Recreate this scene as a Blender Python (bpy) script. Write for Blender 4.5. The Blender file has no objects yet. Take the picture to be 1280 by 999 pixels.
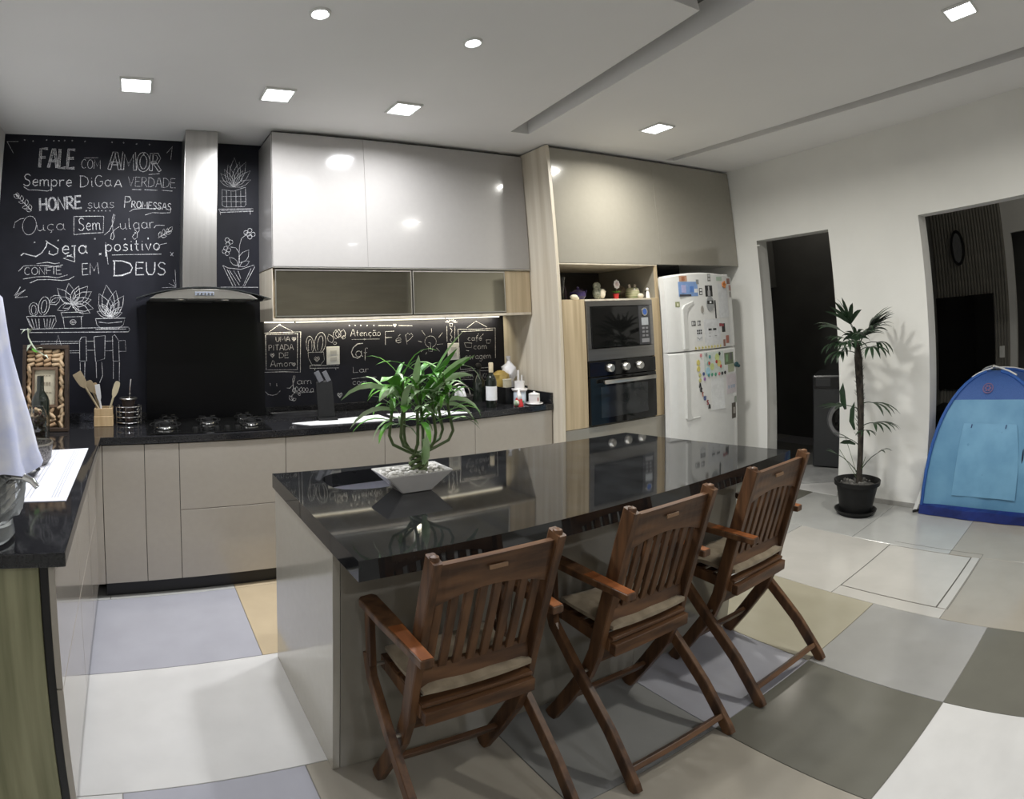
import bpy, bmesh, math, random
from mathutils import Vector, Matrix, Euler
random.seed(7)
C = bpy.context.scene.collection
SC = bpy.context.scene
PI = math.pi

# ---------------------------------------------------------------- camera
cam = bpy.data.cameras.new('camera')
cam_o = bpy.data.objects.new('camera', cam); C.objects.link(cam_o); SC.camera = cam_o
cam.type = 'PANO'; cam.panorama_type = 'FISHEYE_LENS_POLYNOMIAL'
cam.sensor_width = 36; cam.fisheye_fov = math.radians(179)
_s = 36 / 1280 * 0 + (1280 / 36) / 1000
cam.fisheye_polynomial_k0 = 0
cam.fisheye_polynomial_k1 = -1.4334 * _s
cam.fisheye_polynomial_k2 = -0.3262 * _s ** 2
cam.fisheye_polynomial_k3 = 1.2576 * _s ** 3
cam.fisheye_polynomial_k4 = -0.7764 * _s ** 4
cam.shift_x = (640 - 352.26) / 1280; cam.shift_y = (324.04 - 499.5) / 999
cam.clip_start = 0.01
_R = Vector((0.96556572, -0.25978232, -0.01399948)); _U = Vector((-0.01747603, -0.11845694, 0.99280539)); _F = Vector((0.25957163, 0.95837419, 0.11891792))
M = Matrix((( _R.x, _U.x, -_F.x, 0.8927), (_R.y, _U.y, -_F.y, -3.54), (_R.z, _U.z, -_F.z, 1.4971), (0, 0, 0, 1)))
cam_o.matrix_world = M

# ---------------------------------------------------------------- world, exposure
wd = bpy.data.worlds.new('night'); SC.world = wd; wd.use_nodes = True
wd.node_tree.nodes['Background'].inputs[0].default_value = (0.30, 0.34, 0.42, 1)
wd.node_tree.nodes['Background'].inputs[1].default_value = 0.02
SC.view_settings.view_transform = 'Standard'; SC.view_settings.look = 'None'
SC.view_settings.gamma = 1; SC.view_settings.use_curve_mapping = False
SC.view_settings.exposure = 0.12
REAR_W = 10.0       # unseen ceiling lights added behind the camera for fill
LAMP_W = 17.0      # each square ceiling light
SPOT_W = 5.0       # each small round spot
LED_W = 5.0        # strip under the wall cabinets
SC.cycles.max_bounces = 8; SC.cycles.caustics_reflective = False; SC.cycles.caustics_refractive = False
SC.cycles.sample_clamp_indirect = 4

# ---------------------------------------------------------------- materials
MATS = {}
def _new(name):
    m = bpy.data.materials.new(name); m.use_nodes = True
    return m, m.node_tree, m.node_tree.nodes['Principled BSDF']
def mat(name, col, rough=.5, metal=0., var=0., scale=8., stretch=(1, 1, 1), bump=0., coat=0., spec=None, emit=None, es=0., trans=0., alpha=1., ior=None, col2=None, detail=4, contrast=(.35, .65), sheen=0.):
    if name in MATS: return MATS[name]
    m, nt, b = _new(name)
    b.inputs['Base Color'].default_value = (*col, 1); b.inputs['Roughness'].default_value = rough; b.inputs['Metallic'].default_value = metal
    if coat: b.inputs['Coat Weight'].default_value = coat; b.inputs['Coat Roughness'].default_value = .04
    if spec is not None: b.inputs['Specular IOR Level'].default_value = spec
    if trans: b.inputs['Transmission Weight'].default_value = trans
    if ior: b.inputs['IOR'].default_value = ior
    if alpha < 1: b.inputs['Alpha'].default_value = alpha
    if sheen: b.inputs['Sheen Weight'].default_value = sheen
    if emit: b.inputs['Emission Color'].default_value = (*emit, 1); b.inputs['Emission Strength'].default_value = es
    if var or bump or col2:
        tc = nt.nodes.new('ShaderNodeTexCoord'); mp = nt.nodes.new('ShaderNodeMapping'); nz = nt.nodes.new('ShaderNodeTexNoise')
        mp.inputs['Scale'].default_value = stretch; nz.inputs['Scale'].default_value = scale; nz.inputs['Detail'].default_value = detail
        nt.links.new(tc.outputs['Object'], mp.inputs[0]); nt.links.new(mp.outputs[0], nz.inputs['Vector'])
        if var or col2:
            cr = nt.nodes.new('ShaderNodeValToRGB'); cr.color_ramp.elements[0].position = contrast[0]; cr.color_ramp.elements[1].position = contrast[1]
            c2 = col2 if col2 else tuple(max(0, c * (1 - var)) for c in col); c1 = col if col2 else tuple(min(1, c * (1 + var)) for c in col)
            cr.color_ramp.elements[0].color = (*c2, 1); cr.color_ramp.elements[1].color = (*c1, 1)
            nt.links.new(nz.outputs[0], cr.inputs[0]); nt.links.new(cr.outputs[0], b.inputs['Base Color'])
        if bump:
            bp = nt.nodes.new('ShaderNodeBump'); bp.inputs['Strength'].default_value = bump; bp.inputs['Distance'].default_value = .004
            nt.links.new(nz.outputs[0], bp.inputs['Height']); nt.links.new(bp.outputs[0], b.inputs['Normal'])
    MATS[name] = m
    return m
def emi(name, col, s):
    if name in MATS: return MATS[name]
    m, nt, b = _new(name)
    nt.nodes.remove(b); e = nt.nodes.new('ShaderNodeEmission'); e.inputs[0].default_value = (*col, 1); e.inputs[1].default_value = s
    nt.links.new(e.outputs[0], nt.nodes['Material Output'].inputs[0]); MATS[name] = m
    return m

white_wall = mat('white wall paint', (.83, .825, .79), .75, var=.03, scale=2, bump=.08)
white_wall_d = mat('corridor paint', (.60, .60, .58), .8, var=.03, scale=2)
ceil_m = mat('ceiling paint', (.86, .85, .84), .85, var=.015, scale=1.5)
groove_m = mat('shaded recess', (.17, .165, .15), .9, var=.05, scale=3)  # shade inside the ceiling recesses, put into a dark colour
board_m = mat('chalkboard paint', (.0125, .013, .019), .55, var=.25, scale=3, spec=.22)
chalk_m = mat('chalk', (.80, .80, .80), .95, col2=(.20, .20, .23), scale=260, detail=2, contrast=(.38, .56), spec=.1)
lacq = mat('beige gloss lacquer', (.40, .365, .315), .16, var=.015, scale=30, coat=.5)
lacq_up = mat('pale gloss lacquer', (.385, .368, .35), .13, var=.01, scale=30, coat=.6)
lacq_side = mat('cream gloss lacquer', (.50, .475, .41), .16, var=.015, scale=30, coat=.5)
lacq_d = mat('greige gloss lacquer', (.30, .28, .235), .15, var=.015, scale=30, coat=.5)
oak = mat('pale striped wood', (.58, .47, .31), .45, col2=(.40, .31, .19), scale=5, stretch=(5, 5, .25), bump=.05, detail=6, contrast=(.3, .7))
oak_pale = mat('whitish striped wood', (.72, .66, .55), .45, col2=(.55, .48, .37), scale=4, stretch=(5, 5, .22), bump=.05, detail=6, contrast=(.3, .7))
oak_olive = mat('olive wood panel', (.34, .33, .20), .5, col2=(.20, .20, .11), scale=5, stretch=(5, 5, .3), bump=.05, detail=6)
granite = mat('black granite', (.006, .006, .007), .06, col2=(.022, .022, .024), scale=140, detail=3, contrast=(.45, .75), spec=.6)
granite_haze = mat('black granite island', (.007, .007, .0075), .045, col2=(.020, .021, .022), scale=9, detail=7, contrast=(.35, .75), spec=.6)
plinth_m = mat('black plinth', (.008, .008, .009), .4, var=.1)
steel = mat('brushed steel', (.50, .485, .46), .32, 1., var=.06, scale=40, stretch=(1, 1, .05))
steel_d = mat('dark steel', (.30, .29, .28), .32, 1., var=.06, scale=40, stretch=(.05, 1, 1))
chrome = mat('chrome', (.85, .85, .85), .08, 1., var=.02)
blackglass = mat('black glass', (.006, .006, .006), .05, spec=.35, var=.05)
smoke_mirror = mat('bronze mirror glass', (.46, .43, .34), .05, .95, var=.02)
alu = mat('pale aluminium', (.75, .73, .68), .3, 1., var=.03)
black_pl = mat('black plastic', (.007, .007, .007), .5, spec=.3, var=.2, scale=20)
white_pl = mat('white plastic', (.75, .75, .72), .35, var=.03)
fridge_m = mat('white enamel', (.76, .76, .74), .22, var=.015, scale=20, coat=.3)
teak = mat('brown teak', (.165, .080, .036), .42, col2=(.055, .026, .013), scale=7, stretch=(4, 4, .5), bump=.08, detail=6, spec=.4)
teak_x = mat('brown teak across', (.165, .080, .036), .42, col2=(.060, .028, .014), scale=7, stretch=(.6, 4, 4), bump=.08, detail=6, spec=.4)
teak_o = mat('lit orange teak', (.40, .13, .03), .45, col2=(.22, .07, .02), scale=7, stretch=(4, .6, 4), bump=.06)  # teak tinted orange for the light falling on the armrests
cushion_m = mat('beige cotton', (.34, .275, .19), .9, col2=(.22, .175, .115), scale=18, bump=.3, sheen=.2)
leaf_m = mat('bamboo leaf', (.16, .42, .055), .38, col2=(.045, .19, .020), scale=9, stretch=(1, 1, 1), spec=.3)
leaf_l = mat('light bamboo leaf', (.58, .72, .48), .3, col2=(.30, .50, .20), scale=9, spec=.5)
stem_m = mat('bamboo stem', (.07, .12, .035), .45, col2=(.12, .16, .06), scale=20)
palm_m = mat('dark palm leaf', (.022, .050, .022), .4, col2=(.010, .024, .011), scale=12, spec=.4)
bark_m = mat('fibrous trunk', (.055, .045, .035), .9, col2=(.018, .015, .012), scale=60, stretch=(1, 1, .4), bump=.8)
ceramic = mat('white ceramic', (.78, .76, .74), .2, var=.02, coat=.3)
pebble_m = mat('white pebble', (.72, .70, .66), .6, col2=(.5, .48, .44), scale=30)
soil_m = mat('dry soil', (.10, .095, .085), .95, col2=(.04, .038, .034), scale=60, bump=.8)
cork_m = mat('cork', (.50, .34, .20), .85, col2=(.34, .21, .11), scale=40, bump=.3)
cork_l = mat('pale cork', (.62, .46, .29), .85, col2=(.44, .30, .17), scale=40, bump=.3)
cork_r = mat('wine stained cork', (.38, .16, .13), .85, col2=(.48, .30, .18), scale=30, bump=.3)
paper_m = mat('white paper', (.78, .78, .78), .8, var=.02, scale=20)
pine = mat('pine wood', (.60, .44, .25), .5, col2=(.48, .33, .17), scale=8, stretch=(5, 5, .5))
glass_m = mat('clear glass', (.95, .97, .97), .02, trans=1., ior=1.45)
cut_glass = mat('cut glass', (.80, .84, .85), .06, trans=.75, ior=1.45, coat=.5)
bottle_g = mat('dark bottle glass', (.012, .016, .012), .06, var=.1, coat=.4)
tent_a = mat('pale blue tent nylon', (.16, .36, .55), .6, col2=(.11, .28, .46), scale=4, bump=.3, alpha=.93)
tent_b = mat('bright blue tent nylon', (.035, .125, .42), .5, col2=(.025, .09, .33), scale=5, bump=.2)
tent_c = mat('deep blue tent mesh', (.05, .12, .36), .7, col2=(.035, .09, .28), scale=200)
tent_floor = mat('navy groundsheet', (.012, .030, .19), .35, col2=(.006, .016, .11), scale=9, bump=.5)
red_m = mat('red enamel', (.50, .03, .03), .4, var=.1)
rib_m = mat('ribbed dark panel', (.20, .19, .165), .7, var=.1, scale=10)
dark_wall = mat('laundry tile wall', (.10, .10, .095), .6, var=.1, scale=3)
def flat(name, c, rough=.6): return mat(name, c, rough, var=.06, scale=30)

# ---------------------------------------------------------------- geometry helpers
def bx(bm, x0, x1, y0, y1, z0, z1, bev=0., seg=2):
    if x0 > x1: x0, x1 = x1, x0
    if y0 > y1: y0, y1 = y1, y0
    if z0 > z1: z0, z1 = z1, z0
    b2 = bmesh.new()
    v = [b2.verts.new(p) for p in ((x0,y0,z0),(x1,y0,z0),(x1,y1,z0),(x0,y1,z0),(x0,y0,z1),(x1,y0,z1),(x1,y1,z1),(x0,y1,z1))]
    for f in ((0,3,2,1),(4,5,6,7),(0,1,5,4),(1,2,6,5),(2,3,7,6),(3,0,4,7)): b2.faces.new([v[i] for i in f])
    if bev: bmesh.ops.bevel(b2, geom=b2.edges[:], offset=min(bev, .45*min(x1-x0, y1-y0, z1-z0)), segments=seg, affect='EDGES', profile=.5)
    _merge(bm, b2)
    return bm
def _merge(bm, b2, mtx=None):
    if mtx is not None: bmesh.ops.transform(b2, matrix=mtx, verts=b2.verts[:])
    me = bpy.data.meshes.new('tmp'); b2.to_mesh(me); b2.free(); bm.from_mesh(me); bpy.data.meshes.remove(me)
def prism(bm, pts, z0, z1, axis='z', bev=0.):
    """pts in two dims, extruded along axis"""
    def P3(a, b, c): return {'z': (a, b, c), 'y': (a, c, b), 'x': (c, a, b)}[axis]
    b2 = bmesh.new()
    lo = [b2.verts.new(P3(a, b, z0)) for a, b in pts]; hi = [b2.verts.new(P3(a, b, z1)) for a, b in pts]
    n = len(pts)
    b2.faces.new(lo); b2.faces.new(hi)
    for i in range(n): b2.faces.new((lo[i], lo[(i+1) % n], hi[(i+1) % n], hi[i]))
    bmesh.ops.recalc_face_normals(b2, faces=b2.faces[:])
    if bev: bmesh.ops.bevel(b2, geom=b2.edges[:], offset=bev, segments=2, affect='EDGES', profile=.5)
    _merge(bm, b2); return bm
def lathe(bm, prof, cx=0, cy=0, seg=24, sx=1., sy=1.):
    """prof list of (r, z)"""
    rings = []
    for r, z in prof:
        if r < 1e-5: rings.append([bm.verts.new((cx, cy, z))])
        else: rings.append([bm.verts.new((cx + sx*r*math.cos(2*PI*i/seg), cy + sy*r*math.sin(2*PI*i/seg), z)) for i in range(seg)])
    for a, b in zip(rings, rings[1:]):
        if len(a) == 1 and len(b) == 1: continue
        for i in range(seg):
            j = (i+1) % seg
            if len(a) == 1: bm.faces.new((a[0], b[j], b[i]))
            elif len(b) == 1: bm.faces.new((a[i], a[j], b[0]))
            else: bm.faces.new((a[i], a[j], b[j], b[i]))
    return bm
def tube(bm, pts, r, seg=8, caps=True, flat_=1.):
    pts = [Vector(p) for p in pts]; n = len(pts)
    rs = r if isinstance(r, (list, tuple)) else [r]*n
    up = None; rings = []
    for i, p in enumerate(pts):
        t = (pts[min(i+1, n-1)] - pts[max(i-1, 0)]).normalized()
        if up is None: up = Vector((0, 0, 1)) if abs(t.z) < .9 else Vector((0, 1, 0))
        s = t.cross(up)
        if s.length < 1e-4: s = t.orthogonal()
        s.normalize(); u = s.cross(t).normalized(); up = u
        rings.append([bm.verts.new(p + s*math.cos(2*PI*k/seg)*rs[i] + u*math.sin(2*PI*k/seg)*rs[i]*flat_) for k in range(seg)])
    for a, b in zip(rings, rings[1:]):
        for k in range(seg): bm.faces.new((a[k], a[(k+1) % seg], b[(k+1) % seg], b[k]))
    if caps: bm.faces.new(rings[0][::-1]); bm.faces.new(rings[-1])
    return bm
def bar(bm, p, q, w, d, side=(1, 0, 0), bev=.003):
    """rectangular bar p->q; w along side, d along the third axis"""
    p = Vector(p); q = Vector(q); t = (q-p); L = t.length; t.normalize()
    s = Vector(side); s = (s - t*s.dot(t)).normalized(); u = t.cross(s)
    b2 = bmesh.new(); bx(b2, -w/2, w/2, -d/2, d/2, 0, L, bev)
    m = Matrix(((s.x, u.x, t.x, p.x), (s.y, u.y, t.y, p.y), (s.z, u.z, t.z, p.z), (0, 0, 0, 1)))
    _merge(bm, b2, m); return bm
def sweep(bm, pts, w, d, side=(1, 0, 0)):
    """bent rectangular bar through pts"""
    pts = [Vector(p) for p in pts]; s0 = Vector(side); rings = []; n = len(pts)
    for i, p in enumerate(pts):
        t = (pts[min(i+1, n-1)] - pts[max(i-1, 0)]).normalized(); s = (s0 - t*s0.dot(t)).normalized(); u = t.cross(s)
        e = .18
        rings.append([bm.verts.new(p + s*a*w/2 + u*b*d/2) for a, b in ((1,1-e),(1-e,1),(-1+e,1),(-1,1-e),(-1,-1+e),(-1+e,-1),(1-e,-1),(1,-1+e))])
    for a, b in zip(rings, rings[1:]):
        for k in range(8): bm.faces.new((a[k], a[(k+1) % 8], b[(k+1) % 8], b[k]))
    bm.faces.new(rings[0][::-1]); bm.faces.new(rings[-1]); return bm
def ball(bm, x, y, z, r, sx=1, sy=1, sz=1, seg=12):
    prof = [(r*math.sin(PI*i/8), -r*math.cos(PI*i/8)*sz) for i in range(9)]
    b2 = bmesh.new(); lathe(b2, prof, 0, 0, seg, sx, sy); _merge(bm, b2, Matrix.Translation((x, y, z))); return bm
def nb(): return bmesh.new()
def obj(name, bm, m, parent=None, smooth=False, loc=None, rot=None):
    bmesh.ops.recalc_face_normals(bm, faces=bm.faces[:])
    me = bpy.data.meshes.new(name); bm.to_mesh(me); bm.free()
    if m: me.materials.append(m)
    if smooth:
        me.polygons.foreach_set('use_smooth', [True]*len(me.polygons))
        try: me.set_sharp_from_angle(angle=math.radians(38))
        except Exception: pass
    o = bpy.data.objects.new(name, me); C.objects.link(o)
    if loc is not None: o.location = loc
    if rot is not None: o.rotation_euler = rot
    if parent: o.parent = parent
    return o
def mobj(name, me, parent=None, loc=(0, 0, 0), rot=None):
    o = bpy.data.objects.new(name, me); C.objects.link(o); o.location = loc
    if rot is not None: o.rotation_euler = rot
    if parent: o.parent = parent
    return o
def tag(o, label, cat, group=None, kind=None):
    o['label'] = label; o['category'] = cat
    if group: o['group'] = group
    if kind: o['kind'] = kind
    return o
def thing(name, label, cat, loc=(0, 0, 0), rotz=0., group=None):
    o = bpy.data.objects.new(name, None); C.objects.link(o); o.empty_display_size = .05
    o.location = loc; o.rotation_euler = (0, 0, rotz); return tag(o, label, cat, group)
def struct(name, bm, m, parent=None, smooth=False):
    o = obj(name, bm, m, parent, smooth)
    if parent is None: o['kind'] = 'structure'
    return o
def kids(o): return [c for c in bpy.data.objects if c.parent == o]
def dup(root, loc, rotz, label, group=None):
    r = root.copy(); C.objects.link(r); r.location = loc; r.rotation_euler = (0, 0, rotz); r['label'] = label
    for ch in kids(root):
        c = ch.copy(); C.objects.link(c); c.parent = r
        for g in kids(ch):
            d = g.copy(); C.objects.link(d); d.parent = c
    return r

# ================================================================ the room
H = 2.725; XR = 5.86; XW = 6.05; YB = -6.4
# floor: a dark joint bed and every tile on it
fl = struct('floor', bx(nb(), -.02, 9.2, YB-.1, .6, -.06, -.0035), flat('joint bed', (.22, .21, .19), .9))
TC = {'white': (.66, .65, .63), 'lav': (.40, .40, .44), 'sand': (.52, .42, .28), 'grey': (.34, .335, .32), 'taupe': (.155, .15, .125),
      'beige': (.37, .34, .285), 'yell': (.40, .37, .28), 'ivory': (.52, .50, .46), 'lgrey': (.44, .44, .42), 'dgrey': (.26, .26, .25)}
def tile_mat(k):
    return mat('polished tile ' + k, TC[k], .17, var=.035, scale=5, detail=8, spec=.45)
def tile(x0, x1, y0, y1, k, par=None):
    g = .0016
    obj('floor_tile', bx(nb(), x0+g, x1-g, y0+g, y1-g, -.012, 0, .0012, 1), tile_mat(k), par or fl)
T = .686
tile(.02, .719, -.545, 0, 'lgrey'); tile(.719, 1.405, -.545, 0, 'lgrey'); tile(1.405, 2.07, -.545, 0, 'sand')
tile(.02, 1.405, -1.225, -.545, 'lav'); tile(1.405, 2.07, -1.225, -.545, 'sand')
tile(.02, .56, -1.92, -1.225, 'lgrey'); tile(.56, 1.475, -1.92, -1.225, 'white'); tile(1.475, 2.07, -1.92, -1.225, 'lgrey')
tile(.02, .79, -2.606, -1.92, 'white'); tile(.79, 1.388, -2.606, -1.92, 'lav'); tile(1.388, 2.07, -2.606, -1.92, 'beige')
cyc = ['lgrey', 'beige', 'white', 'dgrey', 'ivory', 'taupe', 'lav']
y = -2.606; q = 0
while y > YB:
    for i, (a, b) in enumerate(((.02, .719), (.719, 1.388), (1.388, 2.07))):
        tile(a, b, max(YB, y-T), y, cyc[(q*3+i*2+1) % 7])
    y -= T; q += 1
strips = [(2.07, 2.745, -2.44, {0: 'beige', -1: 'dgrey', 1: 'dgrey'}), (2.745, 3.425, -2.44, {0: 'taupe', -1: 'lav', 1: 'white', -2: 'lgrey'}),
          (3.425, 4.145, -2.44, {0: 'grey', -1: 'yell', 1: 'taupe', -2: 'lgrey'}), (4.145, 5.035, -2.83, {0: 'beige', -1: 'ivory', -2: 'ivory', -3: 'lgrey'}),
          (5.035, 5.86, -1.92, {0: 'lgrey', -1: 'lgrey', 1: 'beige', 2: 'beige'})]
for x0, x1, ys, cols in strips:
    k = 0; y = ys
    while y > YB:
        h = T
        y2 = max(YB, y-h)
        tile(x0, x1, y2, y, cols.get(k, cyc[(k*2 + int(x0*3)) % 7])); y = y2; k += 1
    k = -1; y = ys
    while y < 0:
        h = .64 if x0 == 4.145 else T
        y2 = min(0, y+h)
        if not (x0 == 4.145 and k == -1): tile(x0, x1, y, y2, cols.get(k, cyc[(-k*2 + int(x0*3)) % 7]))
        y = y2; k -= 1
for i in range(4):
    for j in range(8):
        x0 = 5.86 + i*.83; y0 = YB + j*.8
        tile(x0, x0+.83, y0, min(.55, y0+.8), cyc[(i*3+j*5) % 7] if (i*3+j*5) % 7 not in (5,) else 'grey')
for i in range(4): tile(5.86+i*.83, 5.86+i*.83+.83, 0, .55, 'lgrey')
# inspection hatch let into the floor: cut tile pieces inside a thin metal frame
hx0, hx1, hy0, hy1 = 4.145, 5.035, -2.83, -2.19
hc = tag(obj('inspection_hatch', bx(nb(), 4.268, 5.02, -2.765, -2.195, -.014, .0012, .0015), tile_mat('ivory')), 'square inspection hatch of ivory tile with dark joint in the floor', 'hatch')
tile(4.145, 4.262, -2.83, -2.19, 'ivory'); tile(4.268, 5.035, -2.83, -2.771, 'ivory')
obj('hatch_joint', bx(nb(), 4.262, 5.024, -2.771, -2.19, -.013, -.002), flat('dark joint', (.08, .075, .06)), hc)
obj('cut_line', bx(nb(), 4.262, 5.10, -2.839, -2.836, -.002, .0006), flat('dark joint', (.08, .075, .06)), hc)
obj('cut_line', bx(nb(), 5.098, 5.101, -2.839, -2.2, -.002, .0006), flat('dark joint', (.08, .075, .06)), hc)

wb = struct('wall_back', bx(nb(), -.15, 5.86, .0, .12, 0, 3.0), board_m)
struct('wall_left', bx(nb(), -.15, 0, YB, .0, 0, 3.0), white_wall)
# wall behind the camera, faced with wide grey boards
wf = struct('wall_front', bx(nb(), -.15, 9.2, YB-.12, YB, 0, 3.0), white_wall)
plank_m = mat('grey brown wall board', (.30, .28, .24), .55, col2=(.20, .185, .155), scale=4, stretch=(.4, 4, 5), bump=.05, detail=6)
for r in range(10):
    x = .0 - (r % 3)*.4
    while x < 5.86:
        x0 = max(0, x); x1 = min(5.86, x+1.2)
        if x1 - x0 > .05: obj('wall_board', bx(nb(), x0+.002, x1-.002, YB, YB+.012, .02+r*.27, .285+r*.27, .002, 1), plank_m, wf)
        x += 1.2
# right wall with its two openings
def right_wall():
    bm = nb()
    for y0, y1, z0, z1 in ((-.80, 0, 0, 3.0), (-1.44, -.80, 2.069, 3.0), (-2.15, -1.44, 0, 3.0), (-3.75, -2.15, 2.06, 3.0), (YB, -3.75, 0, 3.0)):
        bx(bm, XR, XW, y0, y1, z0, z1)
    return bm
wr = struct('wall_right', right_wall(), white_wall)
struct('baseboard_right', bx(bx(nb(), XR-.01, XR, -2.15, -1.44, 0, .035, .002), XR-.01, XR, -.80, -.02, 0, .035, .002), flat('grey tile base', (.36, .35, .33), .3))
struct('trim_1', bx(bx(nb(), XR-.006, XR, -.84, -.80, 2.02, 2.03), XR-.004, XR, -.815, -.80, 0, 2.069), white_wall)
# ceiling: true slab above, three hung panels with recesses between them
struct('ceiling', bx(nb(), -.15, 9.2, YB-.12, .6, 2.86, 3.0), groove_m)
def panel(name, pts): return struct(name, prism(nb(), pts, H, 2.86), ceil_m)
panel('ceiling_panel', [(0, 0), (0, -2.29), (3.045, -2.29), (3.236, -.745), (3.236, 0)])
panel('ceiling_panel', [(0, -2.62), (0, YB), (2.62, YB), (3.0, -2.62)])
panel('ceiling_panel', [(3.236, 0), (3.236, -.745), (4.917, -.745), (4.917, 0)])
panel('ceiling_panel', [(3.39, -.745), (3.19, -2.45), (2.72, YB), (5.13, YB), (5.02, -3.3), (4.917, -.745)])
panel('ceiling_panel', [(4.917, 0), (4.917, -.66), (5.02, -.66), (5.20, -3.3), (5.40, YB), (XR, YB), (XR, 0)])
for a in [o for o in C.objects if o.name.startswith('ceiling_panel')]: a['label'] = 'hung plasterboard ceiling panel'

# laundry beyond the narrow opening
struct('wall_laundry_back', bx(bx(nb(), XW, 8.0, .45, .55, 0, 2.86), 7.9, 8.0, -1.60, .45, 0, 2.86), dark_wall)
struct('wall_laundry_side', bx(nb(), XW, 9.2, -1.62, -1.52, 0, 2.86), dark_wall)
# living room beyond the wide opening
LX = 8.2
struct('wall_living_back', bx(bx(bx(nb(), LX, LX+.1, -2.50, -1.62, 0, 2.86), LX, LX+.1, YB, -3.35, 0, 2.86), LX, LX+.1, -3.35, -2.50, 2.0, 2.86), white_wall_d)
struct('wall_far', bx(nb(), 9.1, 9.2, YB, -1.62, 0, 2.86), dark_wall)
rp = thing('ribbed_wall_panel', 'dark vertically ribbed wall panel in the unlit living room', 'wall panel', (LX, -1.62, 0))
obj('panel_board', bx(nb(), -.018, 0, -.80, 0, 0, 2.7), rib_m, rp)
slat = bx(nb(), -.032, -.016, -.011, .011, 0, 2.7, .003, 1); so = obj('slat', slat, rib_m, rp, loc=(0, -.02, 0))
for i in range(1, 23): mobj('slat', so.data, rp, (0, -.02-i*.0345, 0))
tv = thing('television', 'flat black television mounted on the ribbed panel', 'television', (LX-.034, -1.93, 1.0))
obj('screen', bx(nb(), -.052, -.012, -.33, .31, -.44, .46, .004), blackglass, tv); obj('mounting_plate', bx(nb(), -.012, 0, -.15, .15, -.12, .12), black_pl, tv)
bm = nb(); lathe(bm, [(.0, 0), (.16, 0), (.16, .02), (.13, .03)], seg=28, sx=1, sy=.42); bmesh.ops.rotate(bm, verts=bm.verts[:], matrix=Matrix.Rotation(PI/2, 3, 'Z')); bmesh.ops.rotate(bm, verts=bm.verts[:], matrix=Matrix.Rotation(-PI/2, 3, 'Y'))
om = thing('oval_mirror', 'small tall oval mirror hung above the television', 'mirror', (LX-.034, -1.90, 1.93))
def oval(a, b, x0, x1):
    bm = nb(); bm.free(); bm = nb()
    prism(bm, [(a*math.cos(t*PI/14), b*math.sin(t*PI/14)) for t in range(28)], x0, x1, 'x'); return bm
obj('frame', oval(.075, .175, -.025, 0), black_pl, om); obj('mirror_glass', oval(.05, .145, -.028, -.024), mat('dim mirror', (.5, .52, .55), .08, .9, var=.02), om)
sw = thing('light_switch', 'small pale light switch beside the dark television', 'switch', (LX-.034, -2.33, .9)); obj('plate', bx(nb(), -.008, 0, -.03, .03, -.055, .055, .003), white_pl, sw); obj('rocker', bx(nb(), -.013, -.008, -.012, .012, -.025, .025, .002), white_pl, sw)
ds = thing('media_cabinet', 'low black cabinet under the television', 'cabinet', (LX-.034, -1.93, 0))
obj('body', bx(nb(), -.40, 0, -.40, .28, 0, .42, .006), black_pl, ds); obj('door', bx(nb(), -.415, -.402, -.395, -.062, .03, .40, .004), blackglass, ds); obj('door', bx(nb(), -.415, -.402, -.058, .275, .03, .40, .004), blackglass, ds)

# ================================================================ lamps
def square_lamp(x, y, label, s=.17, z=H, rot=0., watts=LAMP_W, tint=(.95, .965, 1.0)):
    t = thing('ceiling_light', label, 'ceiling light', (x, y, z), rot, 'square ceiling lights')
    fr = nb()
    for a, b, c, d in ((-1, 1, .86, 1), (-1, 1, -1, -.86), (-1, -.86, -.86, .86), (.86, 1, -.86, .86)): bx(fr, a*s/2, b*s/2, c*s/2, d*s/2, -.012, 0, .002, 1)
    obj('frame', fr, white_pl, t)
    obj('diffuser', bx(nb(), -s*.425, s*.425, -s*.425, s*.425, -.006, -.001), emi('lamp glow', (.93, .96, 1), 12), t)
    ld = bpy.data.lights.new('lamp', 'AREA'); ld.shape = 'SQUARE'; ld.size = s*.84; ld.energy = watts; ld.color = tint; ld.spread = math.radians(165)
    lo = bpy.data.objects.new('lamp', ld); C.objects.link(lo); lo.parent = t; lo.location = (0, 0, -.014)
    return t
square_lamp(.853, -.865, 'square recessed ceiling light above the left counter, leftmost of the front row')
square_lamp(1.603, -.88, 'square ceiling light between the hood and the wall cabinets, middle of its row')
square_lamp(2.36, -.88, 'square ceiling light in front of the white wall cabinets, right end of its row')
square_lamp(4.152, -1.175, 'square ceiling light in front of the tall oven cabinet', watts=23, tint=(1, .98, .91))
square_lamp(4.152, -3.08, 'square ceiling light near the top right corner, closest to the right edge', watts=23, tint=(1, .98, .91))
def round_lamp(x, y, label):
    t = thing('round_spot', label, 'ceiling light', (x, y, H), 0, 'round ceiling spots')
    obj('rim', lathe(nb(), [(.028, 0), (.044, 0), (.044, -.008), (.036, -.010), (.033, -.004), (.028, -.002)], seg=24), white_pl, t, True)
    obj('diffuser', lathe(nb(), [(0, -.003), (.033, -.003), (.033, -.001), (0, -.001)], seg=20), emi('lamp glow', (.93, .96, 1), 12), t)
    ld = bpy.data.lights.new('spot', 'AREA'); ld.shape = 'DISK'; ld.size = .06; ld.energy = SPOT_W; ld.color = (.95, .965, 1.0)
    lo = bpy.data.objects.new('spot', ld); C.objects.link(lo); lo.parent = t; lo.location = (0, 0, -.014)
square_lamp(4.152, -4.98, 'unseen square ceiling light added to the right row, behind the camera', watts=REAR_W)
square_lamp(.853, -4.98, 'unseen square ceiling light added behind the camera on the left side', watts=REAR_W)
square_lamp(2.50, -4.98, 'unseen square ceiling light added behind the camera in the middle', watts=REAR_W)
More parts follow.
